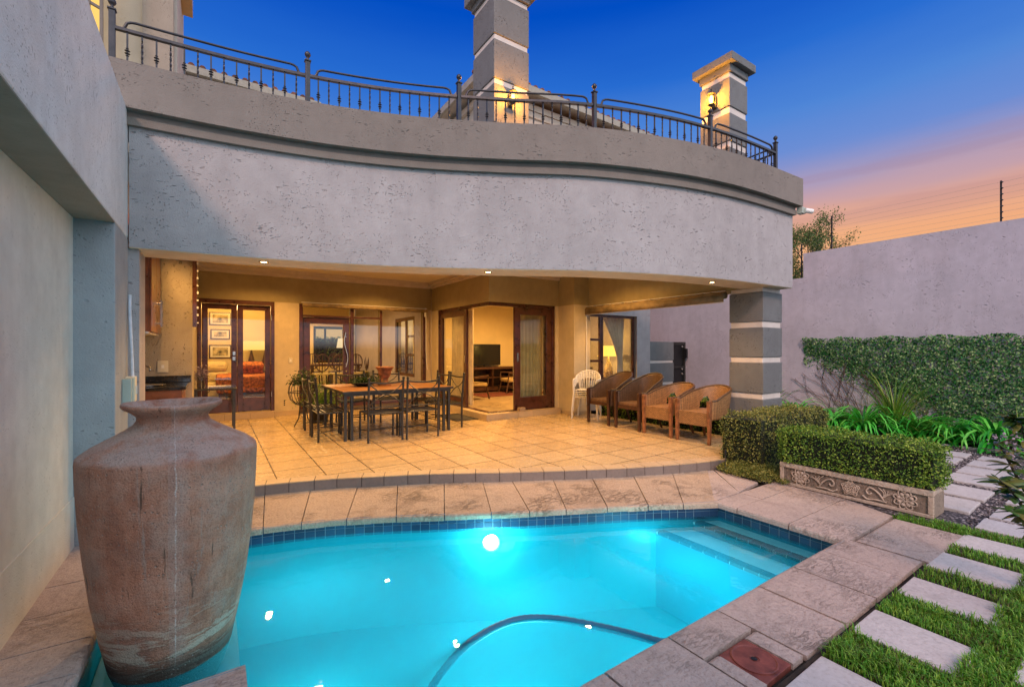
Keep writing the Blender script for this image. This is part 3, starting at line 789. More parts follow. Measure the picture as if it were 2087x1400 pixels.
# dining glazing
m=M()
for x0,x1 in ((1.45,1.52),(2.46,2.53),(3.10,3.15),(4.13,4.2)): m.box(x0,x1,9.97,10.12,DZ-.02,LINT+.028)
m.box(1.52,4.13,9.971,10.119,LINT-.03,LINT+.028)
for x0,x1 in ((1.52,2.46),(2.53,3.10)): m.box(x0,x1,9.972,10.118,2.10,2.14)
m.box(2.53,3.10,9.973,10.117,DZ-.02,DZ+.08); m.box(3.15,4.13,9.974,10.116,DZ-.02,DZ+.04)
fr=m.build('glazing_frame',MAHO,H,bevel=.004)
for x0,x1,z0,z1 in ((1.52,2.46,2.14,LINT-.03),(2.53,3.10,2.14,LINT-.03),(2.53,3.10,DZ+.08,2.10),(3.15,4.13,DZ+.04,LINT-.03)):
    g=M(); g.box(x0,x1,10.03,10.04,z0,z1); g.build('pane',GLASS,fr)
dd=frame_x('door',1.53,2.45,10.04,DZ,2.095,.13,bottom=.3,label='wide glazed dining room door with wavy steel handle')
m=M(); m.tube([(2.37+.035*math.sin(t*PI*2),9.985,1.05+.75*t) for t in lin(0,1,17)],.014,8)
m.tube([(2.37,9.985,1.12),(2.37,10.02,1.12)],.01); m.tube([(2.37,9.985,1.7),(2.37,10.02,1.7)],.01); m.build('handle',STEEL,dd)
m=M(); m.ball((2.38,10.0,.96),.025); m.build('lock',STEEL,dd)
# living room corner sliding doors
m=M(); m.box(4.36,4.46,9.56,9.62,.215,LINT-.003); m.box(4.36,4.46,7.32,9.56,LINT-.07,LINT-.003); m.box(4.461,6.0,7.33,7.43,LINT-.07,LINT-.003); m.box(5.92,5.979,7.33,7.43,.215,LINT-.07)
m.box(4.365,4.46,7.34,9.56,.2,.225); m.box(4.461,5.92,7.34,7.43,.2,.226)
m.build('door_frame',MAHO,H,bevel=.004)
a=frame_y('sliding_door',4.40,8.26,9.56,.228,LINT-.072,.13,bottom=.2,label='left sliding door leaf of the living room')
b=frame_x('sliding_door',4.98,5.92,7.38,.228,LINT-.072,.14,bottom=.24,label='right sliding door leaf of the living room')
b2=frame_x('sliding_door',5.03,5.90,7.44,.228,LINT-.075,.12,bottom=.24,label='second right sliding leaf behind the first')
m=M(); m.box(5.03,5.065,7.345,7.354,1.18,1.36); m.build('handle',STEEL,b)
m=M(); m.box(4.365,4.374,8.31,8.345,1.15,1.3); m.build('handle',STEEL,a)
# right window
a=frame_x('window',6.56,7.19,7.2,.75,2.2,.05,label='narrow casement window with two glazing bars')
for z_ in (1.62,1.15): m=M(); m.box(6.61,7.14,7.18,7.22,z_,z_+.05); m.build('glazing_bar',MAHO,a)
frame_x('window',7.20,8.28,7.2,.75,2.2,.055,label='wide window beside the casement showing a lit table lamp')
# inner windows
w_=frame_y('window',4.40,11.1,12.6,.7,2.3,.09); m=M(); m.box(4.38,4.42,11.75,11.85,.79,2.21)
for z in (1.25,1.75): m.box(4.381,4.419,11.19,11.75,z,z+.06)
m.build('glazing_bar',MAHO,w_)
w_=frame_x('window',2.93,4.02,17.1,.95,2.25,.09,mat=BLACK); m=M(); m.box(3.02,3.93,17.08,17.12,1.55,1.62); m.box(3.3,3.37,17.081,17.119,1.04,2.16); m.build('glazing_bar',BLACK,w_)
# downpipe, switches
m=M(); m.tube([(-.60,5.02,1.9),(-.60,5.02,1.75),(-.585,4.985,1.45),(-.575,4.97,1.2)],.012,8); m.build('conduit_pipe',PIPE,H)

# LEFT WING (wall of the neighbouring wing with recess)
L=T('left_wing_wall','tall pale stucco wall with recessed panel along the left of the pool','wall',(-.9,3,0))
m=M(); m.box(-1.05,-.85,-3,4.47,-.05,2.392); m.build('recessed_wall',REC,L)
m=M(); m.box(-.849,-.842,-3,4.465,-.01,.36); m.build('plinth',REC,L)
m=M(); m.box(-1.06,-.618,-3,5.09,2.393,3.5); m.build('overhanging_beam',LEFTW,L,bevel=.01)
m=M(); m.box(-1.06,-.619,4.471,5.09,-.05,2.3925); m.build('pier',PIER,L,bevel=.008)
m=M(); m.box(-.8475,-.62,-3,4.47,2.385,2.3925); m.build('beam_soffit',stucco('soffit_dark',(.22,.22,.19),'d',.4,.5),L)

# boundary wall
m=M(); m.box(10.3,10.6,-6,4.4,-.05,3.44); m.box(10.301,10.599,4.4,20,-.05,2.93); m.build('boundary_wall',BOUND,label='long lavender stucco boundary wall with stepped top on the right',cat='wall')
m=M(); m.box(-1.3,-1.1,-9,-3.05,-.05,3.4)
# gate
G=T('garden_gate','dark metal side gate beside grey banded gatepost','gate',(10.0,7.3,0))
m=M(); m.box(9.74,10.28,7.24,7.27,.05,1.62); m.build('gate_panel',BLACK,G)
m=M()
for a_,b_,c_,d_ in ((9.74,10.28,.05,.12),(9.74,10.28,1.55,1.62),(9.74,9.80,.12,1.55),(10.22,10.28,.12,1.55),(9.8,10.22,.95,1.0)): m.box(a_,b_,7.20,7.239,c_,d_)
m.build('gate_frame',IRON,G)
for z in (1.5,.92,.8): m=M(); m.ball((10.1,7.18,z),.028,8,6); m.build('bolt',STEEL,G)
m=M(); m.box(10.2,10.26,7.12,7.199,1.2,1.45); m.build('latch',BLACK,G)
pl=banded(8.80,9.72,7.15,7.45,[(1.16,1.62),(.62,1.09),(.08,.55)],[(1.09,1.16),(.55,.62),(0,.08)],'')
pl.build('gatepost',[BANDG,BANDW],bevel=.006,label='low wide grey gatepost with pale bands left of the dark gate',cat='gatepost')

# electric fence
EF=T('electric_fence','electric security fence with horizontal wires along the boundary wall top','fence',(10.45,3,3.44))
for y,zb,h in ((1.59,3.44,.68),(3.94,3.44,.70),(-1.0,3.44,.68),(4.5,2.93,.75),(7.5,2.93,.75)):
    m=M(); m.box(10.445,10.467,y-.011,y+.011,zb,zb+h); p_=m.build('fence_post',BLACK,EF)
    for k in range(7): m=M(); m.lathe([(.013,0),(.02,.01),(.013,.02)],(10.436,y-.012,zb+.07+k*.095),8); m.build('insulator',BLACK,p_)
for k in range(7):
    m=M(); z=3.52+k*.095
    m.tube([(10.42,-5,z),(10.42,1.59,z),(10.42,3.94,z)],.0016,4); m.tube([(10.42,3.94,z),(10.42,4.5,z-.5),(10.42,12,z-.5)],.0016,4)
    m.build('wire',GUTT,EF)

# balcony railing
RL=T('balcony_railing','dark wrought iron balustrade with ball-topped posts along the curved balcony','railing',(3,4.2,3.87))
RD=-.10
posts=[-.74,.78,2.22,3.60,5.22,6.68]
ZB=3.872
def rp(x,z): a,b=off(FY,x,RD); return (a,b,z)
mp=M()
def mkpost(c,name='post'):
    m=M(); x,y,_=c; m.box(x-.022,x+.022,y-.022,y+.022,ZB,ZB+.50); m.box(x-.03,x+.03,y-.03,y+.03,ZB+.50,ZB+.515)
    p=m.build(name,RAILM,RL,bevel=.003)
    m=M(); m.lathe([(.012,0),(.016,.01),(.009,.025),(.022,.04),(.03,.058),(.026,.075),(.012,.09),(.001,.095)],(x,y,ZB+.515),12); m.build('finial',RAILM,p,smooth=True)
for x in posts: mkpost(rp(x,0))
sidep=[(6.82,5.0,0),(6.82,6.9,0)]
for c in sidep: mkpost(c)
def curlrail(P,Q,fn):
    """upper rail that dips in an S curl at both posts"""
    pts=[]; L=math.dist(P,Q)
    k=[(0.02,.375),(.04,.36),(.065,.36),(.085,.385),(.10,.425),(.13,.44)]
    N_=18
    seq=[(u/L,z) for u,z in k]+[(t,.445) for t in lin(.16/L,1-.16/L,N_)]+[(1-u/L,z) for u,z in reversed(k)]
    m=M(); m.tube([fn(t,ZB+z) for t,z in seq],.0125,6); return m
for i in range(5):
    x0,x1=posts[i],posts[i+1]
    fn=lambda t,z,x0=x0,x1=x1: rp(x0+(x1-x0)*t,z)
    curlrail(rp(x0,0),rp(x1,0),fn).build('top_rail',RAILM,RL,smooth=True)
    m=M(); xs_=lin(x0+.02,x1-.02,14); 
    strip(m,FY,xs_,RD-.02,RD+.02,ZB+.345,ZB+.370); m.build('handrail',RAILM,RL)
    m=M(); strip(m,FY,xs_,RD-.012,RD+.012,ZB+.004,ZB+.022); m.build('bottom_rail',RAILM,RL)
for P,Q in ((rp(posts[-1],0),sidep[0]),(sidep[0],sidep[1])):
    fn=lambda t,z,P=P,Q=Q: (P[0]+(Q[0]-P[0])*t,P[1]+(Q[1]-P[1])*t,z)
    curlrail(P,Q,fn).build('top_rail',RAILM,RL,smooth=True)
    for zz,nm,w in ((.357,'handrail',.016),(.013,'bottom_rail',.01)):
        m=M(); m.tube([fn(0.01,ZB+zz),fn(.99,ZB+zz)],w,4); m.build(nm,RAILM,RL)
# baluster meshes
def collar_bal(x,y):
    m=M(); m.box(x-.0065,x+.0065,y-.0065,y+.0065,ZB+.02,ZB+.346)
    for dz,r in ((-.032,.013),(-.012,.021),(.012,.021),(.032,.013)): m.lathe([(.006,-.008),(r,0),(.006,.008)],(x,y,ZB+.17+dz),8)
    return m
def twist_bal(x,y):
    m=M(); nseg=16; w=.0075; vs=[]; fs=[]
    for k in range(nseg+1):
        z=ZB+.02+.326*k/nseg; a=k*PI/5 if 3<k<14 else 0
        for j in range(4): vs.append((x+w*1.2*math.cos(a+PI/4+j*PI/2),y+w*1.2*math.sin(a+PI/4+j*PI/2),z))
    for k in range(nseg):
        for j in range(4): fs.append((k*4+j,k*4+(j+1)%4,(k+1)*4+(j+1)%4,(k+1)*4+j))
    m.add(vs,fs); return m
src=[None,None]; cnt=0
bpos=[]
for i in range(5):
    k=15 if i<4 else 14
    for j in range(1,k): bpos.append(rp(posts[i]+(posts[i+1]-posts[i])*j/k,0))
for P,Q,k in ((rp(posts[-1],0),sidep[0],12),(sidep[0],sidep[1],12)):
    for j in range(1,k): bpos.append((P[0]+(Q[0]-P[0])*j/k,P[1]+(Q[1]-P[1])*j/k,0))
for i,(x,y,_) in enumerate(bpos[:96]):
    t=i%2
    if src[t] is None:
        o=(collar_bal if t==0 else twist_bal)(x,y).build('baluster',RAILM,RL); src[t]=(o,x,y)
    else:
        o,ox,oy=src[t]; c=o.copy(); C.objects.link(c); c.parent=RL; c.location=(x-ox,y-oy,0)

# wall lanterns
def lantern(loc,face,label):
    """face: unit vector out of the wall"""
    L_=T('wall_lantern',label,'lantern',loc,'lanterns on the balcony pillars')
    fx,fy=face; x,y,z=loc; cx_,cy_=x+fx*.085,y+fy*.085
    m=M(); m.obox((x+fx*.012,y+fy*.012,z-.03),(.02 if fx else .07,.02 if fy else .07,.16)); m.tube([(x+fx*.02,y+fy*.02,z-.08),(x+fx*.05,y+fy*.05,z-.11),(cx_,cy_,z-.085)],.008); m.build('bracket',IRON,L_)
    m=M(); m.lathe([(.012,-.10),(.04,-.075),(.05,-.07)],(cx_,cy_,z),6); m.lathe([(.06,.075),(.055,.085),(.012,.12),(.006,.14),(.012,.15),(.001,.16)],(cx_,cy_,z),6)
    for k in range(6):
        a=2*PI*k/6; m.tube([(cx_+.048*math.cos(a),cy_+.048*math.sin(a),z-.07),(cx_+.056*math.cos(a),cy_+.056*math.sin(a),z+.075)],.003,4)
    m.build('frame',IRON,L_)
    m=M(); m.lathe([(.020,-.06),(.026,0),(.018,.055)],(cx_,cy_,z),10); m.build('bulb',LAMPE,L_,smooth=True)
    return (x+fx*.17,y+fy*.17,z)
la=lantern((3.50,5.297,4.97),(0,-1),'lit wall lantern on the tall grey chimney')
lb=lantern((5.897,3.66,4.93),(-1,0),'lit wall lantern on the short pillar at the balcony corner')

# security camera
SC=T('security_camera','small white security camera on the balcony corner trim','camera',(7.02,3.07,3.40))
m=M(); m.obox((7.03,3.03,3.42),(.10,.08,.09)); m.build('mount',GREYG,SC,bevel=.006)
m=M(); m.tube([(7.05,2.99,3.42),(7.14,2.93,3.405)],.034,12); m.build('body',WHITEP,SC)
m=M(); m.tube([(7.14,2.93,3.405),(7.147,2.926,3.404)],.026,12); m.build('lens',BLACK,SC)

# downlights
def down(x,y,z,label):
    d=T('downlight',label,'downlight',(x,y,z),'recessed downlights over the patio')
    m=M(); m.lathe([(.030,-.006),(.045,-.006),(.047,-.001)],(x,y,z),20,False,False); m.build('trim_ring',STEEL,d)
    m=M(); m.lathe([(.0305,-.003),(.001,-.003)],(x,y,z),20,False,False); m.build('lens',DOWNE,d)
DL=[(.42,5.13,2.311,'lit downlight in the front soffit nearest the left wing'),(2.60,4.38,2.311,'lit downlight in the middle of the curved front soffit'),(5.45,3.42,2.311,'lit downlight in the front soffit nearest the banded pillar'),
    (6.58,6.1,2.319,'lit downlight under the side beam nearest the window'),(6.60,4.60,2.319,'lit downlight under the side beam nearest the pillar')]
for d in DL: down(*d)
CD=[(-.62,7.0,2.999),(.8,8.9,2.999),(2.9,8.9,2.999),(1.2,6.6,2.999),(3.2,6.4,2.999),(5.3,5.6,2.999)]  # the first is unseen, added to brighten the dark sink alcove
for i,c in enumerate(CD): down(*c,['unseen ceiling downlight added to light the sink alcove','ceiling downlight before the bedroom doors','ceiling downlight before the dining glazing','ceiling downlight over the left of the patio','ceiling downlight over the iron table','ceiling downlight over the open right of the patio'][i])

# roller blinds
BL=T('side_blind','long rolled brown canvas blind hanging under the side beam','blind',(6.40,5.2,2.22))
m=M(); k=40; pts=[(6.40+.008*math.sin(i*1.9),3.80+(6.78-3.80)*i/k,2.245) for i in range(k+1)]
m.tube(pts,[.055+.008*math.sin(i*2.7)+.004*math.sin(i*5.1) for i in range(k+1)],12); m.box(6.33,6.35,3.8,6.78,2.14,2.25)
m.build('canvas_roll',CANV,BL,smooth=True)
m=M(); m.tube([(6.40,3.8,2.31),(6.40,6.8,2.31)],.008,6); m.tube([(6.345,3.8,2.14),(6.345,6.8,2.14)],.010,6); m.build('rail',WHITEP,BL)
m=M(); m.box(6.37,6.43,6.785,6.80,2.10,2.315); m.tube([(6.38,6.79,2.1),(6.38,6.79,.3)],.012,6); m.build('bracket',WHITEP,BL)
BL=T('rear_blind','rolled canvas blind above the dining room glazing','blind',(2.8,9.9,2.2))
m=M(); m.tube([(1.5+2.7*i/30,9.90,2.335+.003*math.sin(i*2)) for i in range(31)],[.04+.006*math.sin(i*3.3) for i in range(31)],10); m.build('canvas_roll',CANV,BL,smooth=True)
m=M(); m.tube([(1.48,9.9,2.385),(4.2,9.9,2.385)],.008,6); m.box(4.14,4.17,9.88,9.93,2.2,2.4); m.build('rail',WHITEP,BL)
m=M(); m.tube([(4.16,9.88,2.3),(4.16,9.87,1.4),(4.17,9.87,1.15),(4.19,9.87,.95)],.009,6); m.build('crank',WHITEP,BL)
BL=T('folded_blind','narrow folded blind with white clips at the edge of the kitchen wall','blind',(-.22,7.86,1.5))
m=M(); m.box(-.25,-.20,7.80,7.88,1.75,2.95); m.build('canvas_roll',MAHO,BL)
m=M()
for k in range(11): m.box(-.20,-.18,7.785,7.80,1.80+k*.105,1.815+k*.105+random.uniform(0,.02))
m.build('clip',WHITEP,BL)

# switches
def switch(x,y,z,label,w=.07,h=.11):
    s=T('wall_switch',label,'switch',(x,y,z)); m=M(); m.box(x-w/2,x+w/2,y-.012,y-.001,z-h/2,z+h/2); m.build('plate',CREAM,s,bevel=.003)
    m=M(); m.box(x-.015,x+.015,y-.018,y-.0125,z-.022,z+.022); m.build('rocker',WHITEP,s)
switch(1.29,9.98,1.21,'cream light switch on the pier beside the bedroom doors')
switch(-.59,7.9,1.19,'cream socket plate above the kitchen counter',.12,.16)
m=M(); 
for z in (.40,.36,.32): m.tube([(1.18,9.975,z),(1.18,9.9815,z)],.014,10)
m.build('wall_vent',BLACK,label='three small round holes low on the pier beside the bedroom doors',cat='vent')

# meter box on pier
MB=T('meter_box','grey green and cream electrical box with a small blue window on the left pier','electrical box',(-.585,4.93,.98))
m=M(); m.box(-.618,-.56,4.76,4.90,.98,1.19); m.box(-.618,-.552,4.80,4.815,.98,1.19); m.box(-.618,-.552,4.85,4.86,.98,1.19); m.build('cover',GREYG,MB,bevel=.004)
m=M(); m.box(-.617,-.55,4.905,5.0,.99,1.20); m.build('housing',CREAM,MB,bevel=.005)
m=M(); m.box(-.549,-.546,4.92,4.985,1.05,1.12); m.build('window',plain('pale_blue',(.45,.6,.68),.3),MB)

# kitchen counter
K=T('kitchen_counter','black granite counter with steel sink in the alcove behind the urn','counter',(-.7,7.4,.1))
m=M(); m.box(-1.09,-.33,6.95,7.88,.12,.92); m.build('cabinet',CABW,K)
m=M(); m.box(-1.095,-.29,6.9,7.89,.925,.965); m.box(-1.095,-.27,7.86,7.895,.966,1.06); m.build('worktop',GRAN,K,bevel=.004)
m=M(); m.lathe([(.20,.0),(.21,.006),(.19,.006),(.17,-.002),(.10,-.006),(.001,-.006)],(-.72,7.35,.972),28,False,False); 
SK=m.build('sink',STEEL,K,smooth=True)
m=M(); m.lathe([(.02,0),(.018,.05),(.012,.06)],(-.80,7.66,.966),12); m.tube([(-.80,7.66,1.0),(-.80,7.66,1.12),(-.79,7.62,1.19),(-.75,7.55,1.215),(-.70,7.48,1.20),(-.685,7.45,1.15)],.011,8); m.build('tap',STEEL,K,smooth=True)
CU=T('wall_cupboard','varnished wood wall cupboard above the patio sink','cupboard',(-.86,7.2,1.63))
m=M(); m.box(-1.09,-.63,6.7,7.78,1.64,2.85); m.build('carcass',CABW,CU)
m=M(); m.box(-1.09,-.63,6.69,7.79,1.615,1.638); m.build('base_strip',WHITEP,CU)
for a_,b_,hy in ((6.70,7.235,7.16),(7.245,7.78,7.32)):
    m=M(); m.box(-.628,-.605,a_,b_,1.642,2.85); d_=m.build('door',CABW,CU,bevel=.003)
    m=M(); m.tube([(-.555,hy,1.72),(-.555,hy,2.05)],.008,8); m.tube([(-.605,hy,1.76),(-.555,hy,1.76)],.005); m.tube([(-.605,hy,2.01),(-.555,hy,2.01)],.005); m.build('handle',STEEL,d_)

# ------------------------------------------------------------------ URN
UC=(-.175,2.94); URN_DRIP=math.atan2(.06-(-.175)*-1-0.0,-1)  # replaced below
tc=Vector((0-UC[0],0-UC[1])).normalized()
URN_DRIP=math.atan2(tc.x+.02,tc.y)
m=M()
prof=[(.20,-.30),(.225,-.25),(.262,-.14),(.30,.05),(.328,.22),(.350,.42),(.366,.60),(.375,.76),(.379,.88),(.376,.905),(.368,.915),(.33,.945),(.26,.985),(.20,1.02),(.165,1.045),(.152,1.065),(.153,1.085),(.172,1.105),(.203,1.125),(.214,1.138),(.214,1.150),(.205,1.158),(.188,1.153),(.165,1.13),(.14,1.09),(.135,1.05),(.20,.95),(.3,.85),(.3,.4)]
dense=[prof[0]]
for a_,b_ in zip(prof[:-1],prof[1:]):
    k=max(1,int(math.dist(a_,b_)/.03))
    for j in range(1,k+1): dense.append((a_[0]+(b_[0]-a_[0])*j/k,a_[1]+(b_[1]-a_[1])*j/k))
m.lathe(dense,(UC[0],UC[1],0),96,True,False)
for i,v in enumerate(m.v):
    a=math.atan2(v[1]-UC[1],v[0]-UC[0]); r=1+.006*math.sin(a*3+v[2]*2)+.004*math.sin(a*7+v[2]*5)
    m.v[i]=(UC[0]+(v[0]-UC[0])*r,UC[1]+(v[1]-UC[1])*r,v[2]+.004*math.sin(a*2+1))
m.build('urn',urn_mat(),smooth=True,label='large weathered terracotta urn standing in the shallow end of the pool',cat='urn')

# manhole cover
MH=T('skimmer_cover','rusty red square skimmer lid with round disc set in the coping','lid',(2.08,1.095,0))
m=M(); m.box(1.97,2.19,.985,1.205,-.04,-.004); m.build('frame',PATINA,MH,bevel=.003)
m=M(); m.lathe([(.100,-.004),(.100,.002),(.094,.004),(.088,.001),(.022,.001),(.02,-.003),(.001,-.004)],(2.08,1.095,0),40,False,False); m.build('lid',PATINA,MH)
m=M(); m.lathe([(.014,.0015),(.001,.0018)],(2.08,1.095,0),12,False,False); m.build('finger_hole',BLACK,MH)

# pool lamp
PLX=2.03; PLN=-normal(PY,PLX)*-1
pa=(PLX,PY(PLX))
PL=T('pool_lamp','round lit lamp under the water on the far pool wall','lamp',(pa[0],pa[1],-.30))
nrm=normal(PY,PLX)
m=M(); m.tube([(pa[0],pa[1],-.26),(pa[0]+nrm.x*.03,pa[1]+nrm.y*.03,-.26)],.075,24); m.build('bezel',STEEL,PL)
m=M(); m.tube([(pa[0]+nrm.x*.031,pa[1]+nrm.y*.031,-.26),(pa[0]+nrm.x*.036,pa[1]+nrm.y*.036,-.26)],.06,24); m.build('lens',POOLE,PL)
# cleaner and hose
HS=T('pool_cleaner','blue pool cleaner with floating hose under the water','pool cleaner',(.8,2.0,-.3))
hp=[(2.12,1.40,-.118),(2.01,1.52,-.135),(1.87,1.77,-.145),(1.65,2.03,-.14),(1.43,2.15,-.14),(1.16,2.13,-.15),(.95,2.06,-.19),(.80,2.0,-.28)]
def catm(P,k=6):
    out=[]; P=[Vector(p) for p in P]; Q=[P[0]*2-P[1]]+P+[P[-1]*2-P[-2]]
    for i in range(1,len(Q)-2):
        for j in range(k):
            t=j/k; a,b,c,d=Q[i-1],Q[i],Q[i+1],Q[i+2]
            out.append(.5*((2*b)+(c-a)*t+(2*a-5*b+4*c-d)*t*t+(3*b-a-3*c+d)*t**3))
    out.append(P[-1]); return out
hpts=catm(hp,14)
m=M(); m.tube(hpts,[.021 if i%2 else .018 for i in range(len(hpts))],10); m.build('hose',HOSE,HS,smooth=True)
m=M(); m.obox((.74,1.93,-.36),(.26,.16,.08),(.1,.25,.6)); m.obox((.70,1.93,-.29),(.10,.08,.08),(0,.3,.6)); m.build('cleaner_head',HOSE,HS,bevel=.02)

# ------------------------------------------------------------------ FURNITURE
# iron and wood dining table
TB=T('patio_table','square wood-topped iron patio dining table','table',(2.4,7.35,FZ))
m=M(); m.box(1.54,3.26,6.63,8.15,FZ+.70,FZ+.725); m.build('tabletop',TABW,TB,bevel=.006)
m=M(); m.box(1.53,3.27,6.618,6.629,FZ+.69,FZ+.722); m.box(1.53,3.27,8.151,8.162,FZ+.69,FZ+.722); m.box(1.528,1.539,6.629,8.151,FZ+.69,FZ+.722); m.box(3.261,3.272,6.629,8.151,FZ+.69,FZ+.722)
m.box(1.6,3.2,6.68,6.71,FZ+.65,FZ+.689); m.box(1.6,3.2,8.07,8.10,FZ+.65,FZ+.689); m.build('frame',IRON,TB)
for x in (1.60,2.4,3.20):
    for y in (6.70,8.08):
        for dx in ((-.0,) if x==2.4 else (-.02,.07) if x<2 else (-.07,.02)):
            m=M(); m.box(x+dx-.019,x+dx+.019,y-.019,y+.019,FZ,FZ+.69); m.build('leg',IRON,TB)

def iron_chair(label):
    c=T('iron_chair',label,'chair',(0,0,0),'wrought iron chairs around the patio table')
    W=.25; D=.21
    for s in (-1,1):
        m=M(); m.tube([(s*W,-D-.0,0),(s*W,-D,.42),(s*W,-D-.04,.90)],.0165,6); lg=m.build('leg',IRON,c)
        m=M(); m.ball((s*W,-D-.041,.915),.022,8,6); m.build('finial',IRON,lg,smooth=True)
        m=M(); m.tube([(s*W,D,0),(s*W,D,.41)],.0155,6); m.build('leg',IRON,c)
    m=M()
    m.tube([(-W,-D,.41),(W,-D,.41),(W,D,.41),(-W,D,.41)],.012,6,closed=True)
    m.build('seat_frame',IRON,c)
    m=M()
    for k in range(6):
        y=-D+.05+k*.064; m.obox((0,y,.412),(2*W-.01,.03,.006))
    for k in range(3):
        x=-W+.12+k*.13; m.obox((x,0,.404),(.026,2*D,.006))
    m.build('seat',IRON,c)
    m=M(); P=lambda t,z: (-W+2*W*t,-D-.04*(z-.42)/.48-.0,z)
    m.tube([(-W+2*W*t,-D-.035-.03*math.sin(PI*t),.865-.02*math.sin(PI*t)) for t in lin(0,1,9)],.014,6)
    m.build('top_rail',IRON,c)
    m=M(); m.tube([(-W+2*W*t,-D-.004-.02*math.sin(PI*t),.50) for t in lin(0,1,7)],.010,6); m.build('back_rail',IRON,c)
    for s in (-1,1):
        m=M(); m.tube([(s*(-W+2*W*t),-D-.035+.03*t+(-.012 if s>0 else .0)-.02*math.sin(PI*t),.85-.34*t-.03*math.sin(2*PI*t)) for t in lin(0,1,11)],.008,6); m.build('cross_bar',IRON,c)
    m=M()
    for s in (-1,1): m.tube([(s*W,-D,.13),(s*W*.8,0,.15),(s*W,D,.13)],.007,5)
    m.tube([(-W*.86,-.03,.145),(0,.03,.145),(W*.86,-.03,.145)],.007,5); m.tube([(-W,D,.13),(0,D-.06,.13),(W,D,.13)],.007,5)
    m.build('stretcher',IRON,c)
    return c
ch=iron_chair('iron cross-back chair at the near side of the table, the left one of two')
place(ch,(2.065,6.58,FZ),0)
for x,y,rz,l in [(2.62,6.55,0,'iron cross-back chair at the near side of the table, the right one of two'),
    (1.45,7.07,-PI/2,'iron cross-back chair at the left end of the table, nearer the pool'),
    (1.45,7.70,-PI/2,'iron cross-back chair at the left end of the table, nearer the dining glazing'),
    (3.32,7.08,PI/2,'iron cross-back chair at the right end of the table, nearer the pool'),
    (3.35,7.72,PI/2,'iron cross-back chair at the right end of the table, nearer the sliding doors'),
    (2.10,8.28,PI,'iron cross-back chair at the far side of the table, left one of two'),
    (2.78,8.30,PI,'iron cross-back chair at the far side of the table, right one of two')]:
    dup(ch,(x,y,FZ),rz,l)
# terracotta footed pot on table
TT=FZ+.7255
def at_y(px,Y): a=math.atan((px-1043.5)/910)+R(33.75); return Y*math.tan(a)
m=M(); pc=(at_y(784,7.45),7.45,TT)
m.lathe([(.11,0),(.115,.02),(.07,.035),(.055,.06),(.06,.09),(.05,.10),(.075,.14),(.10,.18),(.108,.23),(.125,.27),(.145,.29),(.15,.31),(.14,.315),(.125,.29),(.10,.26),(.001,.25)],pc,28,True,False)
m.build('terracotta_pot',plain('terracotta',(.30,.12,.055),.7,0,.5,14,.6),smooth=True,label='footed terracotta flower pot standing on the wood-topped patio table',cat='pot')
pc2=(at_y(740,7.5),7.5,TT)
BW=T('planted_bowl','low dark bowl of dark succulents on the patio table beside the terracotta pot','planter',pc2)
m=M(); m.lathe([(.10,0),(.17,.03),(.22,.06),(.21,.065),(.16,.05),(.001,.045)],pc2,24,True,False); m.build('bowl',BLACK,BW,smooth=True)
m=M(); P=np.array(pc2)+np.column_stack([rng.normal(0,.12,900),rng.normal(0,.08,900),.05+np.abs(rng.normal(0,.05,900))]); leaves(m,P,np.tile([0,0,1.],(900,1)),.045,.35)
m.build('foliage',SUCC,BW)

# wire plant stand on the left
wc=(at_y(618,8.35),8.35,FZ)
PS=T('wire_plant_stand','round wrought iron wire basket stand with a leafy plant beside the table','plant stand',wc)
m=M()
for k in range(12):
    a=2*PI*k/12; m.tube([(wc[0]+math.cos(a)*r,wc[1]+math.sin(a)*r,FZ+z) for r,z in ((.17,.80),(.22,.70),(.235,.6),(.20,.48),(.12,.40),(.03,.37))],.006,5)
for r,z in ((.175,.81),(.235,.6),(.13,.41)): m.tube([(wc[0]+r*math.cos(2*PI*k/20),wc[1]+r*math.sin(2*PI*k/20),FZ+z) for k in range(20)],.008,5,closed=True)
m.build('basket',IRON,PS)
for k in range(3):
    a=2*PI*k/3+.4; m=M(); m.tube([(wc[0]+.05*math.cos(a),wc[1]+.05*math.sin(a),FZ+.37),(wc[0]+.08*math.cos(a),wc[1]+.08*math.sin(a),FZ+.15),(wc[0]+.16*math.cos(a),wc[1]+.16*math.sin(a),FZ)],.010,5); m.build('leg',IRON,PS)
m=M(); P=np.array(wc)+np.column_stack([rng.normal(0,.09,1000),rng.normal(0,.09,1000),.72+np.abs(rng.normal(0,.10,1000))]); leaves(m,P,np.tile([0,0,1.],(1000,1)),.05,.35)
m.build('foliage',SUCC,PS)
# bright green fern in a pot behind left chairs
fc=(1.62,8.75,FZ)
FP=T('potted_fern','bright green fern in a dark floor pot behind the patio table','potted plant',fc)
m=M(); m.lathe([(.13,0),(.17,.22),(.18,.25),(.16,.25),(.001,.22)],fc,20,True,False); m.build('pot',BLACK,FP,smooth=True)
m=M(); P=np.array(fc)+np.column_stack([rng.normal(0,.16,2600),rng.normal(0,.13,2600),.30+np.abs(rng.normal(0,.17,2600))]); leaves(m,P,np.tile([0,0,1.],(2600,1)),.05,.22)
m.build('foliage',FERN,FP)

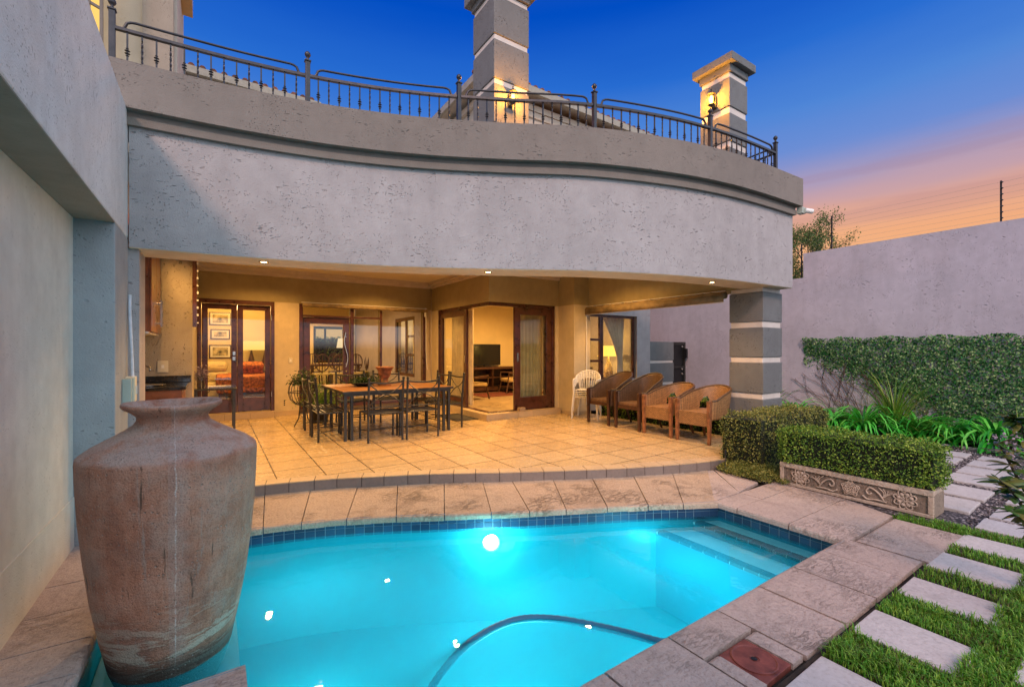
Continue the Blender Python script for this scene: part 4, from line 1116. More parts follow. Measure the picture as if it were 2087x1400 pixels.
# glass side table with vase
GT=T('glass_side_table','glass-topped iron side table in front of the bedroom doors','side table',(.02,8.9,FZ))
m=M(); m.box(-.27,.31,8.57,9.2,FZ+.70,FZ+.71); m.build('glass_top',GLASST,GT)
m=M(); m.tube([(-.27,8.57,FZ+.69),(.31,8.57,FZ+.69),(.31,9.2,FZ+.69),(-.27,9.2,FZ+.69)],.014,6,closed=True); m.build('frame',IRON,GT)
for x in (-.24,.28):
    for y in (8.6,9.17):
        m=M(); m.box(x-.016,x+.016,y-.016,y+.016,FZ,FZ+.68); lg=m.build('leg',IRON,GT)
        s=-1 if x>0 else 1
        m=M(); m.tube(catm([(x,y,FZ+.35),(x+s*.03,y,FZ+.47),(x+s*.10,y,FZ+.52),(x+s*.13,y,FZ+.60),(x+s*.19,y,FZ+.67)],5),.006,5); m.build('scroll',IRON,lg)
vc=(-.17,8.75,FZ+.711)
V=T('flower_vase','glass vase of pale dried flowers on the glass side table','vase',vc)
m=M(); m.lathe([(.05,0),(.06,.04),(.045,.12),(.055,.2),(.04,.2),(.001,.19)],vc,16,True,False); m.build('vase',GLASST,V,smooth=True)
m=M(); P=np.array(vc)+np.column_stack([rng.normal(0,.05,500),rng.normal(0,.05,500),.22+rng.normal(0,.05,500)]); leaves(m,P,np.tile([0,0,1.],(500,1)),.03,.6); m.build('flowers',FLOW,V)

# wicker chairs (face -X in place; local front = -Y, back = +Y)
def wicker_chair(kind,label):
    c=T('wicker_chair',label,'chair',(0,0,0),'wicker armchairs in a row along the right of the patio')
    W=.25; top=.91 if kind=='tall' else .78; arm=.62 if kind=='tall' else .61
    wm=WICKD if kind=='tall' else WICK; lm=DARKW if kind=='tall' else TEAK
    # shell
    nu,nv=48,14; hole=(kind!='tall')
    def S(u,v,o):
        a=(u-.5)*PI*1.06            # angle around the back, 0 = rear
        rx=W+.02+.02*v; ry=.30+.05*v
        x=math.sin(a)*(rx+o); y=.18+ (math.cos(a)*(ry-.05+o) if abs(u-.5)<.5 else 0)
        if abs(a)>PI/2: y=.18-(abs(a)-PI/2)*.9
        k=math.cos(min(abs(a),PI/2)); zt=arm+(top-arm)*(k**.55)
        fr=1-k
        y2=y-.18*0
        z=.34+(zt-.34)*v
        # sides stretch forward to the front legs
        f=max(0,(abs(a)/(PI/2)-.55)/.51)
        y2=y-f*f*.30
        return (x,y2+ (.06*v*k if v>.3 else 0),z)
    vs=[];uv=[];fs=[]
    for layer,o in ((0,0.0),(1,-.022)):
        for j in range(nv+1):
            for i in range(nu+1):
                u=i/nu;v=j/nv; vs.append(S(u,v,o)); uv.append((u*1.15,v*.45))
    st=(nu+1)*(nv+1)
    def inhole(i,j):
        if not hole: return False
        u=(i+.5)/nu;v=(j+.5)/nv
        w_=abs(abs(u-.5)-.235)/.075
        return w_<1 and (.12<v<.42 or w_**2+((v-.42)/.22)**2<1)
    for j in range(nv):
        for i in range(nu):
            if inhole(i,j): continue
            a=j*(nu+1)+i; b=a+1; d=a+nu+1; e=d+1
            fs.append((a,b,e,d)); fs.append((st+a,st+d,st+e,st+b))
    for i in range(nu):
        a=nv*(nu+1)+i; fs.append((a,a+1,st+a+1,st+a)); fs.append((i+1,i,st+i,st+i+1))
    for j in range(nv):
        a=j*(nu+1); fs.append((a,a+nu+1,st+a+nu+1,st+a)); b=a+nu; fs.append((b+nu+1,b,st+b,st+b+nu+1))
    m=M(); m.add(vs,fs); m.build('backrest',wm,c,smooth=True,uv=uv)
    m=M(); m.tube([S(i/nu,1.0,-.011) for i in range(nu+1)],.016,8); m.build('arm_rim',wm,c,smooth=True,uv=None)
    # seat
    pts=[S(i/24,.2,-.03)[:2] for i in range(25)]
    fx=-.20
    poly=[(max(-W+.01,min(W-.01,p[0])),max(p[1],fx)) for p in pts]
    q=[];
    for p in poly:
        if not q or math.dist(q[-1],p)>.004: q.append(p)
    m=M(); m.prism(q,.395,.435); uvv=[(v_[0],v_[1]) for v_ in m.v]; m.build('seat',wm,c,uv=uvv)
    if hole:
        m=M(); m.box(-W+.02,W-.02,-.235,-.20,.25,.44); uvv=[(v_[0],v_[2]) for v_ in m.v]; m.build('apron',WICK,c,uv=uvv)
    else:
        m=M(); m.box(-W+.02,W-.02,-.225,-.195,.335,.392); m.build('apron',lm,c)
    for s in (-1,1):
        m=M(); m.add([(s*W-.02,-.25,0),(s*W+.02,-.25,0),(s*W+.02,-.21,0),(s*W-.02,-.21,0),(s*W-.026,-.262,arm),(s*W+.026,-.262,arm),(s*W+.026,-.205,arm),(s*W-.026,-.205,arm)],[(0,3,2,1),(4,5,6,7),(0,1,5,4),(1,2,6,5),(2,3,7,6),(3,0,4,7)])
        m.build('leg',lm,c,bevel=.004)
        m=M(); m.tube([(s*.16,.26,.38),(s*.20,.40,0)],[.026,.018],8); m.build('leg',lm,c)
    return c
w1=wicker_chair('tall','dark tall-backed wicker armchair next to the white plastic chairs'); place(w1,(5.95,5.78,FZ),-PI/2)
dup(w1,(5.94,5.10,FZ),-PI/2,'brown tall-backed wicker armchair, second along from the white plastic chairs')
w2=wicker_chair('low','low wicker armchair with arched back hole, between a tall-backed one and the end one'); place(w2,(5.94,4.50,FZ),-PI/2)
dup(w2,(5.93,3.88,FZ),-PI/2+.03,'low wicker armchair with arched hole in its back, at the end nearest the banded pillar')

# white plastic chairs stack
def plastic_chair(label):
    c=T('plastic_chair',label,'chair',(0,0,0),'stacked white plastic chairs')
    m=M(); m.prism([(-.21,-.22),(.21,-.22),(.19,.20),(-.19,.20)],.42,.435); m.build('seat',WHITEP,c,bevel=.006)
    def B(a,z): k=math.cos(a); return (math.sin(a)*(.24+.03*z),.10+math.cos(a)*(.13+.08*z),z)
    m=M(); m.tube([(-.25,-.2,.64)]+[ (math.sin(a)*.27,.08+math.cos(a)*.22,.64+.17*max(0,math.cos(a))) for a in lin(-1.57,1.57,17)]+[(.25,-.2,.64)],.016,8)
    m.build('arm_rim',WHITEP,c,smooth=True)
    m=M()
    for a in lin(-1.0,1.0,9):
        x,y=math.sin(a)*.26,.08+math.cos(a)*.21
        m.tube([(x*.72,.17+.03*math.cos(a),.43),(x*.9,y-.01,.62),(x,y,.64+.17*math.cos(a))],.011,5)
    m.build('backrest',WHITEP,c,smooth=True)
    for s in (-1,1):
        m=M(); m.tube([(s*.27,-.24,0),(s*.235,-.2,.42),(s*.25,-.2,.64)],[.018,.022,.018],6); m.build('leg',WHITEP,c)
        m=M(); m.tube([(s*.25,.27,0),(s*.19,.18,.43)],[.017,.022],6); m.build('leg',WHITEP,c)
    return c
pc_=plastic_chair('white plastic armchair, bottom of the stack at the patio pier'); place(pc_,(6.08,6.46,FZ),-.95); pc_.scale=(.92,.92,.95)
for k,l in enumerate(['second from the bottom','third from the bottom','second from the top','topmost']):
    z=FZ+(k+1)*.034
    dup(pc_,(6.08,6.46,z),-.95,'white plastic armchair, %s of the stack at the patio pier'%l)

# door mat, doorstop, garden spike
m=M(); m.box(3.72,4.19,7.42,8.3,FZ+.002,FZ+.012); m.build('door_mat',RUBB,label='black rubber door mat before the open sliding doors',cat='mat')
m=M(); m.box(4.98,5.12,7.18,7.27,.2145,.285); m.build('door_stop',stucco('brick_face',(.35,.24,.15),'d',.4),bevel=.006,label='small brick doorstop on the sliding door sill',cat='doorstop')
GS=T('garden_spike_light','small black spike light at the patio edge beside the bush','light',(4.93,2.93,0))
m=M(); m.tube([(4.93,2.93,0),(4.95,2.94,.2)],.004,5); m.build('spike',IRON,GS)
m=M(); m.tube([(4.95,2.94,.2),(4.953,2.942,.26)],[.009,.014],10); m.build('head',BLACK,GS)

# ------------------------------------------------------------------ INTERIOR FURNITURE
def picture(x,y,z,w,h,label):
    p=T('framed_picture',label,'picture',(x,y,z-h/2),'framed pictures on the bedroom wall')
    m=M(); m.box(x-w/2,x+w/2,y-.03,y-.001,z-h/2,z+h/2); m.build('frame',DARKW,p)
    m=M(); m.box(x-w/2+.03,x+w/2-.03,y-.035,y-.0305,z-h/2+.03,z+h/2-.03); m.build('mount',CURT,p)
    m=M(); m.box(x-w/2+.08,x+w/2-.08,y-.038,y-.0355,z-h/2+.07,z+h/2-.07); m.build('print',PAPER,p)
xx=at_y(449,14.2)
picture(xx,14.2,2.24,.50,.35,'framed landscape picture, uppermost behind the bedroom door glass')
picture(xx-.0,14.2,1.83,.44,.27,'small framed picture of two panels, middle one behind the bedroom door glass')
picture(xx,14.2,1.37,.50,.36,'framed landscape picture, lowest behind the bedroom door glass')
# bedroom armchair
ac=(at_y(432,13.2),13.2,.2)
A_=T('bedroom_armchair','cream upholstered armchair in the bedroom','armchair',ac)
m=M(); x,y,z=ac; m.box(x-.35,x+.35,y-.35,y+.3,z+.05,z+.42); m.build('seat',SOFA,A_,bevel=.06)
m=M(); m.box(x-.35,x+.35,y+.15,y+.4,z+.42,z+.68); m.box(x-.33,x+.33,y+.13,y+.38,z+.68,z+.92); m.build('backrest',SOFA,A_,bevel=.08)
for s in (-1,1): m=M(); m.box(x+s*.42-.07,x+s*.42+.07,y-.35,y+.35,z+.05,z+.58); m.build('arm',SOFA,A_,bevel=.05)
# bed
bc=(at_y(520,12.6),12.6,.2)
B_=T('bed','bed with patterned orange bedspread and dark pillows in the bedroom','bed',bc)
x,y,z=bc; m=M(); m.box(x-.75,x+.75-.45,y-.8,y+1.2,z+.05,z+.25); m.build('base',DARKW,B_)
m=M(); m.box(x-.8,x+.30,y-.85,y+1.2,z+.25,z+.62); m.build('bedspread',BEDC,B_,bevel=.05)
for i,(dx,dy) in enumerate(((-.1,.7),(-.05,.3))): m=M(); m.obox((x+dx,y+dy,z+.75),(.5,.22,.34),(.5,0,.2)); m.build('pillow',[DARKCUSH,BEDC][i],B_,bevel=.06)
def table_lamp(name,x,y,z,label,base=.35,sh=(.14,.20,.20),bm=None,cat='lamp',group=None):
    l=T(name,label,cat,(x,y,z),group); m=M()
    m.lathe([(.09,0),(.095,.02),(.05,.04),(.085,base*.4),(.03,base*.85),(.02,base)],(x,y,z),16); m.build('base',bm or DARKW,l,smooth=True)
    m=M(); m.lathe([(sh[1],base),(sh[0],base+sh[2])],(x,y,z),24,False,False); m.build('lamp_shade',SHADE,l,smooth=True)
    return l
for i,px in enumerate((513,541)):
    x=at_y(px,13.6); ns=T('bedside_table','dark bedside table under the %s bedroom lamp'%('left' if i==0 else 'right'),'table',(x,13.7,.2)); 
    m=M(); m.box(x-.19,x+.19,13.55,13.9,.82,.86); m.build('tabletop',DARKW,ns)
    for sx in (-1,1): 
        for yy in (13.58,13.87): m=M(); m.box(x+sx*.17-.015,x+sx*.17+.015,yy-.015,yy+.015,.2,.82); m.build('leg',DARKW,ns)
    table_lamp('bedside_lamp',x,13.7,.861,'glowing drum shade lamp, the %s one in the bedroom'%('left' if i==0 else 'right'),.55,(.19,.19,.24),group='bedside lamps')
# bedroom side curtain
def curtain(name,x0,x1,y,z0,z1,mat,label,taper=None,amp=.03,k=60,waves=8,parent=None):
    m=M(); vs=[];fs=[]; J=12
    for j in range(J+1):
        v=j/J
        for i in range(k+1):
            u=i/k; xa,xb=x0,x1
            if taper: xa=x0+(taper[0]-x0)*min(1,v/.45) if v<.45 else taper[0]+(taper[2]-taper[0])*((v-.45)/.55)**1.3; xb=x1+(taper[1]-x1)*min(1,v/.45) if v<.45 else taper[1]+(taper[3]-taper[1])*((v-.45)/.55)**1.3
            vs.append((xa+(xb-xa)*u,y+amp*math.sin(u*waves*2*PI),z0+(z1-z0)*v))
    for j in range(J):
        for i in range(k): a=j*(k+1)+i; fs.append((a,a+1,a+k+2,a+k+1))
    m.add(vs,fs); return m.build(name,mat,parent,smooth=True,label=label,cat='curtain')
curtain('curtain',5.12,5.86,7.62,.215,2.30,CURT,'pale pleated curtain behind the right sliding door leaf')
m=M(); vs=[];fs=[];k=50
for j in range(2):
    for i in range(k+1): vs.append((4.66+.03*math.sin(i/k*7*2*PI),8.5+1.0*i/k,.215+2.08*j))
for i in range(k): fs.append((i,i+1,k+2+i,k+1+i))
m.add(vs,fs); m.build('curtain',CURT2,smooth=True,label='sheer curtain behind the left sliding door leaf',cat='curtain')
curtain('curtain',7.93,8.22,7.45,.3,2.25,CURT2,'tied-back drape beside the lit table lamp',taper=(8.00,8.16,7.45,8.24),amp=.02,waves=6)
curtain('curtain',6.6,6.72,7.45,.3,2.25,CURT2,'narrow tied-back drape behind the casement window',taper=(6.6,6.66,6.58,7.1),amp=.02,waves=5)
# living room: tv, unit, chairs, rug
tx0,tx1=at_y(953,11.2),at_y(1020,11.2)
TVU=T('tv_unit','long dark wood television unit in the living room','cabinet',((tx0+tx1)/2,11.25,.2))
ux0,ux1=at_y(944,11.2),at_y(1047,11.2)
m=M(); m.box(ux0,ux1,11.0,11.48,.86,.92); m.box(ux0+.05,ux1-.1,11.02,11.47,.60,.63); m.box(ux0+.05,ux1-.1,11.02,11.47,.25,.35); m.box(ux0+.05,ux0+.1,11.02,11.46,.2,.86); m.box(ux1-.14,ux1-.1,11.02,11.46,.2,.86); m.box((ux0+ux1)/2,(ux0+ux1)/2+.03,11.02,11.46,.3,.86); m.box(ux0+.05,ux1-.1,11.44,11.47,.3,.86)
m.build('cabinet',DARKW,TVU)
TV=T('television','large black flat television standing on the dark unit','television',((tx0+tx1)/2,11.2,.92))
m=M(); m.box(tx0,tx1,11.2,11.24,.97,1.58); m.box((tx0+tx1)/2-.2,(tx0+tx1)/2+.2,11.12,11.3,.921,.935); m.box((tx0+tx1)/2-.02,(tx0+tx1)/2+.02,11.2,11.24,.93,.97); m.build('body',BLACK,TV)
m=M(); m.box(tx0+.015,tx1-.015,11.195,11.199,.99,1.565); m.build('screen',SCREEN,TV)
def lounge(x,y,rz,label,s=1.0):
    c=T('lounge_chair',label,'armchair',(0,0,0))
    m=M(); m.obox((0,0,.38),(.56,.56,.10),(.06,0,0)); m.build('seat',UPH,c,bevel=.03)
    m=M(); m.obox((0,.32,.62),(.56,.10,.56),(-.25,0,0)); m.build('backrest',UPH,c,bevel=.03)
    for sx in (-1,1):
        m=M(); m.tube([(sx*.25,-.25,.34),(sx*.28,-.33,0)],.022,6); m.build('leg',DARKW,c)
        m=M(); m.tube([(sx*.25,.25,.34),(sx*.27,.38,0)],.022,6); m.build('leg',DARKW,c)
        m=M(); m.tube([(sx*.31,-.26,.58),(sx*.31,.28,.56)],.02,6); m.tube([(sx*.31,-.26,.58),(sx*.27,-.28,.34)],.018,6); m.build('arm',DARKW,c)
    place(c,(x,y,.2),rz); return c
lounge(at_y(962,9.7),9.7,R(110),'gold upholstered lounge chair just inside the open sliding doors')
lounge(at_y(1046,10.5),10.5,R(-100),'gold upholstered lounge chair by the television unit, half behind the right leaf')
m=M(); m.box(5.75,7.9,9.9,10.9,.2005,.212); m.build('rug',RUG,label='dark red patterned rug on the living room floor',cat='rug')
sx_=at_y(915,10.2)
SF=T('sofa','cream sofa in the living room behind the left sliding leaf','sofa',(5.0,10.6,.2))
m=M(); m.box(4.62,5.6,10.3,11.0,.25,.62); m.build('seat',SOFA,SF,bevel=.06); m=M(); m.box(4.62,5.6,10.95,11.2,.3,1.0); m.build('backrest',SOFA,SF,bevel=.06)
# lamp by the right window
lx,ly=at_y(1240,7.85),7.85
ct=T('console_table','dark console table behind the casement window','table',(lx,ly,.2)); m=M(); m.box(7.3,8.45,ly-.2,ly+.2,.72,.76); m.build('tabletop',DARKW,ct)
for x in (7.34,8.41): m=M(); m.box(x-.03,x+.03,ly-.17,ly+.17,.2,.72); m.build('leg',DARKW,ct)
TLM=T('table_lamp','glowing table lamp with yellow cone shade behind the right window','lamp',(lx,ly,.761))
m=M(); m.lathe([(.11,0),(.115,.05),(.12,.12),(.085,.25),(.05,.36),(.03,.42),(.012,.5)],(lx,ly,.761),12); m.build('base',plain('lattice_base',(.5,.38,.2),.5,0,.9,34,.8),TLM)
m=M(); m.lathe([(.27,.50),(.18,.62),(.13,.76)],(lx,ly,.761),8,False,False); m.build('lamp_shade',emit('shade_yellow',(1,.62,.10),2.0),TLM)
fp=T('framed_print','small framed print standing on the console table','picture',(7.4,ly,.761)); m=M(); m.box(7.32,7.62,ly+.05,ly+.08,.762,1.0); m.build('frame',DARKW,fp); m=M(); m.box(7.345,7.595,ly+.044,ly+.0495,.785,.975); m.build('print',PAPER,fp)
# dining room
DT=T('dining_table','dark wood dining table seen through the glazed dining door','table',(3.3,15.4,.2))
m=M(); m.box(2.45,4.05,14.9,16.0,.90,.95); m.build('tabletop',DARKW,DT,bevel=.01)
for x in (2.55,3.95):
    for y in (15.0,15.9): m=M(); m.box(x-.04,x+.04,y-.04,y+.04,.2,.9); m.build('leg',DARKW,DT)
def dchair():
    c=T('dining_chair','balloon-back dark wood dining chair at the indoor dining table, front left','chair',(0,0,0),'dining chairs at the indoor dining table')
    m=M(); m.box(-.23,.23,-.22,.22,.44,.50); m.build('seat',SOFA,c,bevel=.02)
    m=M(); m.tube([(.2*math.cos(a),-.22-.06*max(0,math.sin(a)),.82+.26*math.sin(a)) for a in lin(0,2*PI,21)[:-1]],.018,6,closed=True); m.tube([(0,-.22,.5),(0,-.27,1.05)],.015,5); m.tube([(-.08,-.22,.56),(-.07,-.27,1.05)],.01,5); m.tube([(.08,-.22,.56),(.07,-.27,1.05)],.01,5); m.build('backrest',DARKW,c)
    for sx in (-1,1):
        for y in (-.2,.2): m=M(); m.tube([(sx*.2,y,.46),(sx*.22,y*1.1,0)],.02,6); m.build('leg',DARKW,c)
    return c
dc=dchair(); place(dc,(2.75,14.75,.2),0)
for x,y,r,l in ((3.25,14.75,0,'front centre'),(3.75,14.75,0,'front right'),(2.35,15.45,-PI/2,'left end'),(4.12,15.45,PI/2,'right end'),(2.8,16.15,PI,'far left'),(3.5,16.15,PI,'far right')):
    dup(dc,(x,y,.2),r,'balloon-back dark wood dining chair at the indoor dining table, '+l)
curtain('curtain',4.05,4.33,16.9,.2,2.6,CURT,'cream curtain at the far dining room window',waves=5)
fl=(at_y(702,12.4),12.4,.2)
FLP=T('floor_lamp','slim floor lamp with cream shade inside the dining room','lamp',fl)
m=M(); m.lathe([(.13,0),(.13,.02),(.015,.03)],fl,16); m.tube([(fl[0],fl[1],.22),(fl[0],fl[1],1.5)],.012,6); m.build('stand',DARKW,FLP)
m=M(); m.lathe([(.2,1.27),(.16,1.52)],fl,20,False,False); m.build('lamp_shade',emit('shade_cream',(1,.72,.38),1.1),FLP)
# garden greenery seen through the far window
hedge('far_hedge',(2.2,4.8,18.6,19.0,0,1.9),1500,HLEAF,'green hedge outside the far dining room window',size=.09,faces='yZ')

# ------------------------------------------------------------------ GARDEN RIGHT
# gravel ground
m,nt=new_mat('gravel_bed'); n_=N(nt); v_=n_('ShaderNodeTexVoronoi',ins={'Vector':n_.coord('Position'),'Scale':45.0})
col=n_.ramp(n_('ShaderNodeSeparateColor',ins={0:v_.outputs['Color']}).outputs[0],[(0,(.05,.045,.05)),(.5,(.16,.14,.15)),(1,(.42,.38,.40))])
n_.out(n_.pbsdf(n_.mix(n_.ramp(v_.outputs['Distance'],[(.3,0.0),(.6,1.0)]),col,(.02,.018,.02)),.7,0,n_.bump(v_.outputs['Distance'],-.8,.015)))
GRAV=m
m=M(); m.add([(x,y,-.006) for x,y in [(4.92,-3),(9.9,-3),(9.3,1.0),(9.05,1.45),(9.06,1.75),(9.0,2.4),(8.8,2.9),(8.68,3.3),(8.6,7.1),(6.96,7.05),(6.96,2.0),(4.92,2.6)]],[tuple(range(12))])
m.build('gravel_path',GRAV,kind='structure')
# pebbles: loose stones on top
m=M(); ico=[(0,0,1),(.9,0,.2),(.28,.85,.2),(-.73,.53,.2),(-.73,-.53,.2),(.28,-.85,.2),(0,0,-.5)]
icf=[(0,1,2),(0,2,3),(0,3,4),(0,4,5),(0,5,1),(6,2,1),(6,3,2),(6,4,3),(6,5,4),(6,1,5)]
cnt=0
while cnt<9000:
    x=random.uniform(4.95,9.0); y=random.uniform(.3,2.9)
    if x<5.45 and y>1.0: continue
    if x>8.7 and y>2.2: continue
    if y>2.0 and x<7.0: continue
    r=random.uniform(.007,.016); a=random.uniform(0,6.3); ca,sa=math.cos(a),math.sin(a); sx,sy,sz=random.uniform(.8,1.4),random.uniform(.7,1.1),random.uniform(.4,.8)
    m.add([(x+r*(px*sx*ca-py*sy*sa),y+r*(px*sx*sa+py*sy*ca),r*.3+r*pz*sz-.004) for px,py,pz in ico],icf); cnt+=1
nt_=stone('pebble',(.28,.25,.26),(.08,.07,.075),20,.2,.3)
mm,nt=new_mat('pebbles'); n_=N(nt); n_.out(n_.pbsdf(n_.ramp(n_('ShaderNodeNewGeometry').outputs['Random Per Island'],[(0,(.035,.03,.035)),(.45,(.13,.11,.12)),(.75,(.28,.25,.26)),(1,(.60,.56,.56))]),.55)); 
m.build('pebbles',mm,kind='stuff',label='loose grey and white pebbles between the paving slabs',cat='gravel',smooth=True)
# lawn ground under the grass
m=M(); m.add([(x,y,-.010) for x,y in [(1.2,-3),(4.93,-3),(4.93,1.35),(4.79,1.3),(4.79,.93),(1.2,.97)]],[tuple(range(6))]); m.build('lawn_soil',SOIL,kind='structure')
# stepping slabs
def slab(x0,x1,y0,y1,z,label,rough=0):
    m=M(); j=lambda: random.uniform(-.006,.006)
    p=[(x0+j(),y0+j()),(x1+j(),y0+j()),(x1+j(),y1+j()),(x0+j(),y1+j())]
    m.prism(p,z-.045,z); return m.build('stepping_stone',PAVE,bevel=.005,label=label,cat='paving slab',group='square paving slabs')
S_=[(1.95,2.36,'nearest the skimmer lid'),(2.70,3.02,'second from the skimmer lid'),(3.34,3.66,'third from the skimmer lid'),(3.92,4.28,'fourth from the skimmer lid'),(4.52,4.84,'fifth from the skimmer lid, by the coping corner')]
for x0,x1,l in S_: slab(x0,x1,.53,.93,.004,'pale slab in grass along the coping, '+l)
for i,(x0,x1) in enumerate([(2.2,2.55),(2.86,3.2),(3.5,3.85),(4.12,4.45)]): slab(x0,x1,-.02,.41,.004,'pale stepping slab in the outer grass row at the right edge, '+['nearest','second nearest','third nearest','farthest'][i])
Pv=[(5.45,5.90,1.02,1.45),(5.99,6.45,1.02,1.45),(6.65,7.08,1.03,1.45),(7.15,7.58,1.03,1.45),(7.68,8.08,1.12,1.46),(8.17,8.46,1.18,1.46)]
for i,(a,b,c,d) in enumerate(Pv): slab(a,b,c,d,.02,'pale paving slab on the pebble path behind the carved planter, number %d away from the planter'%(i+1) if False else 'pale slab in the pebble path behind the carved planter, '+['nearest the planter','second from the planter','third from the planter','fourth from the planter','fifth from the planter','farthest, by the leafy bed'][i])
for i,(a,b,c,d) in enumerate([(5.03,5.37,.45,.91),(5.45,5.89,.45,.90),(6.07,6.48,.45,.90),(6.65,7.08,.45,.9),(7.2,7.6,.45,.9)]): slab(a,b,c,d,.02,'pale paving slab in the right-hand pebble path row, '+['nearest the pool','second from the pool','third from the pool','fourth from the pool','fifth from the pool'][i])
for i,(a,b,c,d) in enumerate([(7.66,8.06,1.56,2.0),(8.19,8.52,1.56,1.95)]): slab(a,b,c,d,.02,'pale paving slab just behind the clipped planter hedge, '+['nearer','farther'][i])
# edging of the bed
m=M(); E_=[(9.3,1.0),(9.05,1.42),(9.06,1.75),(9.0,2.4),(8.8,2.9),(8.68,3.3),(8.62,4.2)]
m.tube([(x,y,.0) for x,y in E_],.025,6); m.build('bed_edging',PAVE,kind='structure')
m=M(); m.add([(x,y,-.0045) for x,y in E_[::-1]+[(10.3,.8),(10.3,7.1),(8.62,7.1)]],[tuple(range(len(E_)+3))]); m.build('flower_bed',SOIL,kind='structure')

# grass
m=M()
def grassblades(regions,nb,h):
    clump=[(random.uniform(1.3,5),random.uniform(0,1.2),random.uniform(.03,.08)) for _ in range(90)]
    for _ in range(nb):
        r=random.choices(regions,weights=[(q[1]-q[0])*(q[3]-q[2])*q[4] for q in regions])[0]
        x=random.uniform(r[0],r[1]); y=random.uniform(r[2],r[3])
        a=random.uniform(0,2*PI); l=h*random.uniform(.5,1.3)*(1.6 if any((x-c[0])**2+(y-c[1])**2<c[2]**2 for c in clump) else .9); w=.0024; b=random.uniform(.2,1.1)
        dx,dy=math.cos(a),math.sin(a); px,py=-dy*w,dx*w
        m.add([(x-px,y-py,-.008),(x+px,y+py,-.008),(x+dx*l*b*.35+px*.8,y+dy*l*b*.35+py*.8,l*.55),(x+dx*l*b*.35-px*.8,y+dy*l*b*.35-py*.8,l*.55),(x+dx*l*b,y+dy*l*b,l*(.95-.35*b))],[(0,1,2,3),(3,2,4)])
regs=[(1.3,1.95,.0,.93,.25)]
for a,b in ((2.36,2.70),(3.02,3.34),(3.66,3.92),(4.28,4.52)): regs.append((a+.01,b-.01,.50,.93,1.3 if a<3.5 else .6))
regs+=[(1.9,4.9,.39,.55,1.3),(4.84,5.02,.50,1.0,1.2),(4.78,4.95,.90,1.35,1.0),(2.55,2.86,0,.41,1.2),(3.2,3.5,0,.41,1.2),(3.85,4.12,0,.41,1.1),(4.45,4.9,0,.41,1.1),(4.86,5.03,1.0,1.14,1.2)]
grassblades(regs,26000,.036)
m.build('grass',GRSL,kind='stuff',label='short green grass growing between the stepping slabs',cat='grass')

# carved stone planter
PLT=T('stone_planter','carved stone trough planter with flower reliefs, holding a clipped hedge','planter',(5.17,1.77,0))
PST=stone('carved_stone',(.30,.24,.185),(.06,.05,.04),12,.8,.7); PSTL=stone('relief_stone',(.60,.50,.40),(.16,.13,.10),16,.6,.4)
m=M(); m.box(5.05,5.33,1.15,2.38,0,.195); m.build('trough',PST,PLT,bevel=.008)
m=M(); 
m.box(5.030,5.049,1.15,2.38,.185,.232); m.box(5.032,5.049,1.15,2.38,0,.03); m.box(5.033,5.049,1.15,1.19,.031,.184); m.box(5.034,5.049,2.34,2.38,.031,.184)
m.box(5.05,5.33,1.15,2.38,.196,.23); m.build('rim',PSTL,PLT,bevel=.006)
def relief_flower(mb,yc,zc,R0,petals,ph):
    for k in range(petals):
        a=ph+2*PI*k/petals; cy_,cz_=yc+math.cos(a)*R0*.55,zc+math.sin(a)*R0*.55
        ring=[]
        for t in lin(0,2*PI,15)[:-1]:
            u=math.cos(t)*R0*.45; w=math.sin(t)*R0*.28
            ring.append((5.040,cy_+u*math.cos(a)-w*math.sin(a),cz_+u*math.sin(a)+w*math.cos(a)))
        mb.tube(ring,.006,5,closed=True)
        mb.ball((5.046,cy_,cz_),R0*.22,8,5)
    for k in range(5):
        a=2*PI*k/5; mb.ball((5.04,yc+math.cos(a)*R0*.14,zc+math.sin(a)*R0*.14),R0*.10,6,4)
for yc,p_,r_ in ((2.18,8,.085),(1.745,5,.075),(1.34,8,.085)):
    m=M(); relief_flower(m,yc,.11,r_,p_,.3)
    if p_==5:
        for rr in (.028,.045,.062): m.tube([(5.036,yc+rr*math.cos(t),.11+rr*.9*math.sin(t)) for t in lin(0,2*PI,17)[:-1]],.005,5,closed=True)
    m.build('flower_relief',PSTL,PLT,smooth=True)
for s,y0 in ((1,1.95),(-1,1.55)):
    m=M()
    m.tube(catm([(5.042,y0+s*.06,.06),(5.04,y0+s*.02,.12),(5.04,y0-s*.04,.155),(5.04,y0-s*.07,.12),(5.04,y0-s*.05,.09),(5.04,y0-s*.03,.11)],6),.008,6)
    m.tube(catm([(5.042,y0+s*.08,.05),(5.04,y0,.055),(5.04,y0-s*.06,.045),(5.04,y0-s*.1,.07)],6),.008,6)
    for k in range(5):
        m.tube(catm([(5.042,y0+s*.05,.08),(5.04,y0+s*(.06+k*.012),.13),(5.04,y0+s*(.02+k*.035),.172-.008*k)],5),.004,5)
    m.build('scroll_relief',PSTL,PLT,smooth=True)
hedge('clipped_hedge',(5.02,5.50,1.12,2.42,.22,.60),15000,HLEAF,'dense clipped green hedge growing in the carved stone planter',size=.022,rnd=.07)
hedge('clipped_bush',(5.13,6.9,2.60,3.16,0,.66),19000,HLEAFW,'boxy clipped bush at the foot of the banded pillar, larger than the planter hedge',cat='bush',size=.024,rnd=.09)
hedge('side_hedge',(6.62,7.15,3.7,6.7,0,.62),9000,HLEAF,'low dark hedge behind the wicker chairs',size=.035)
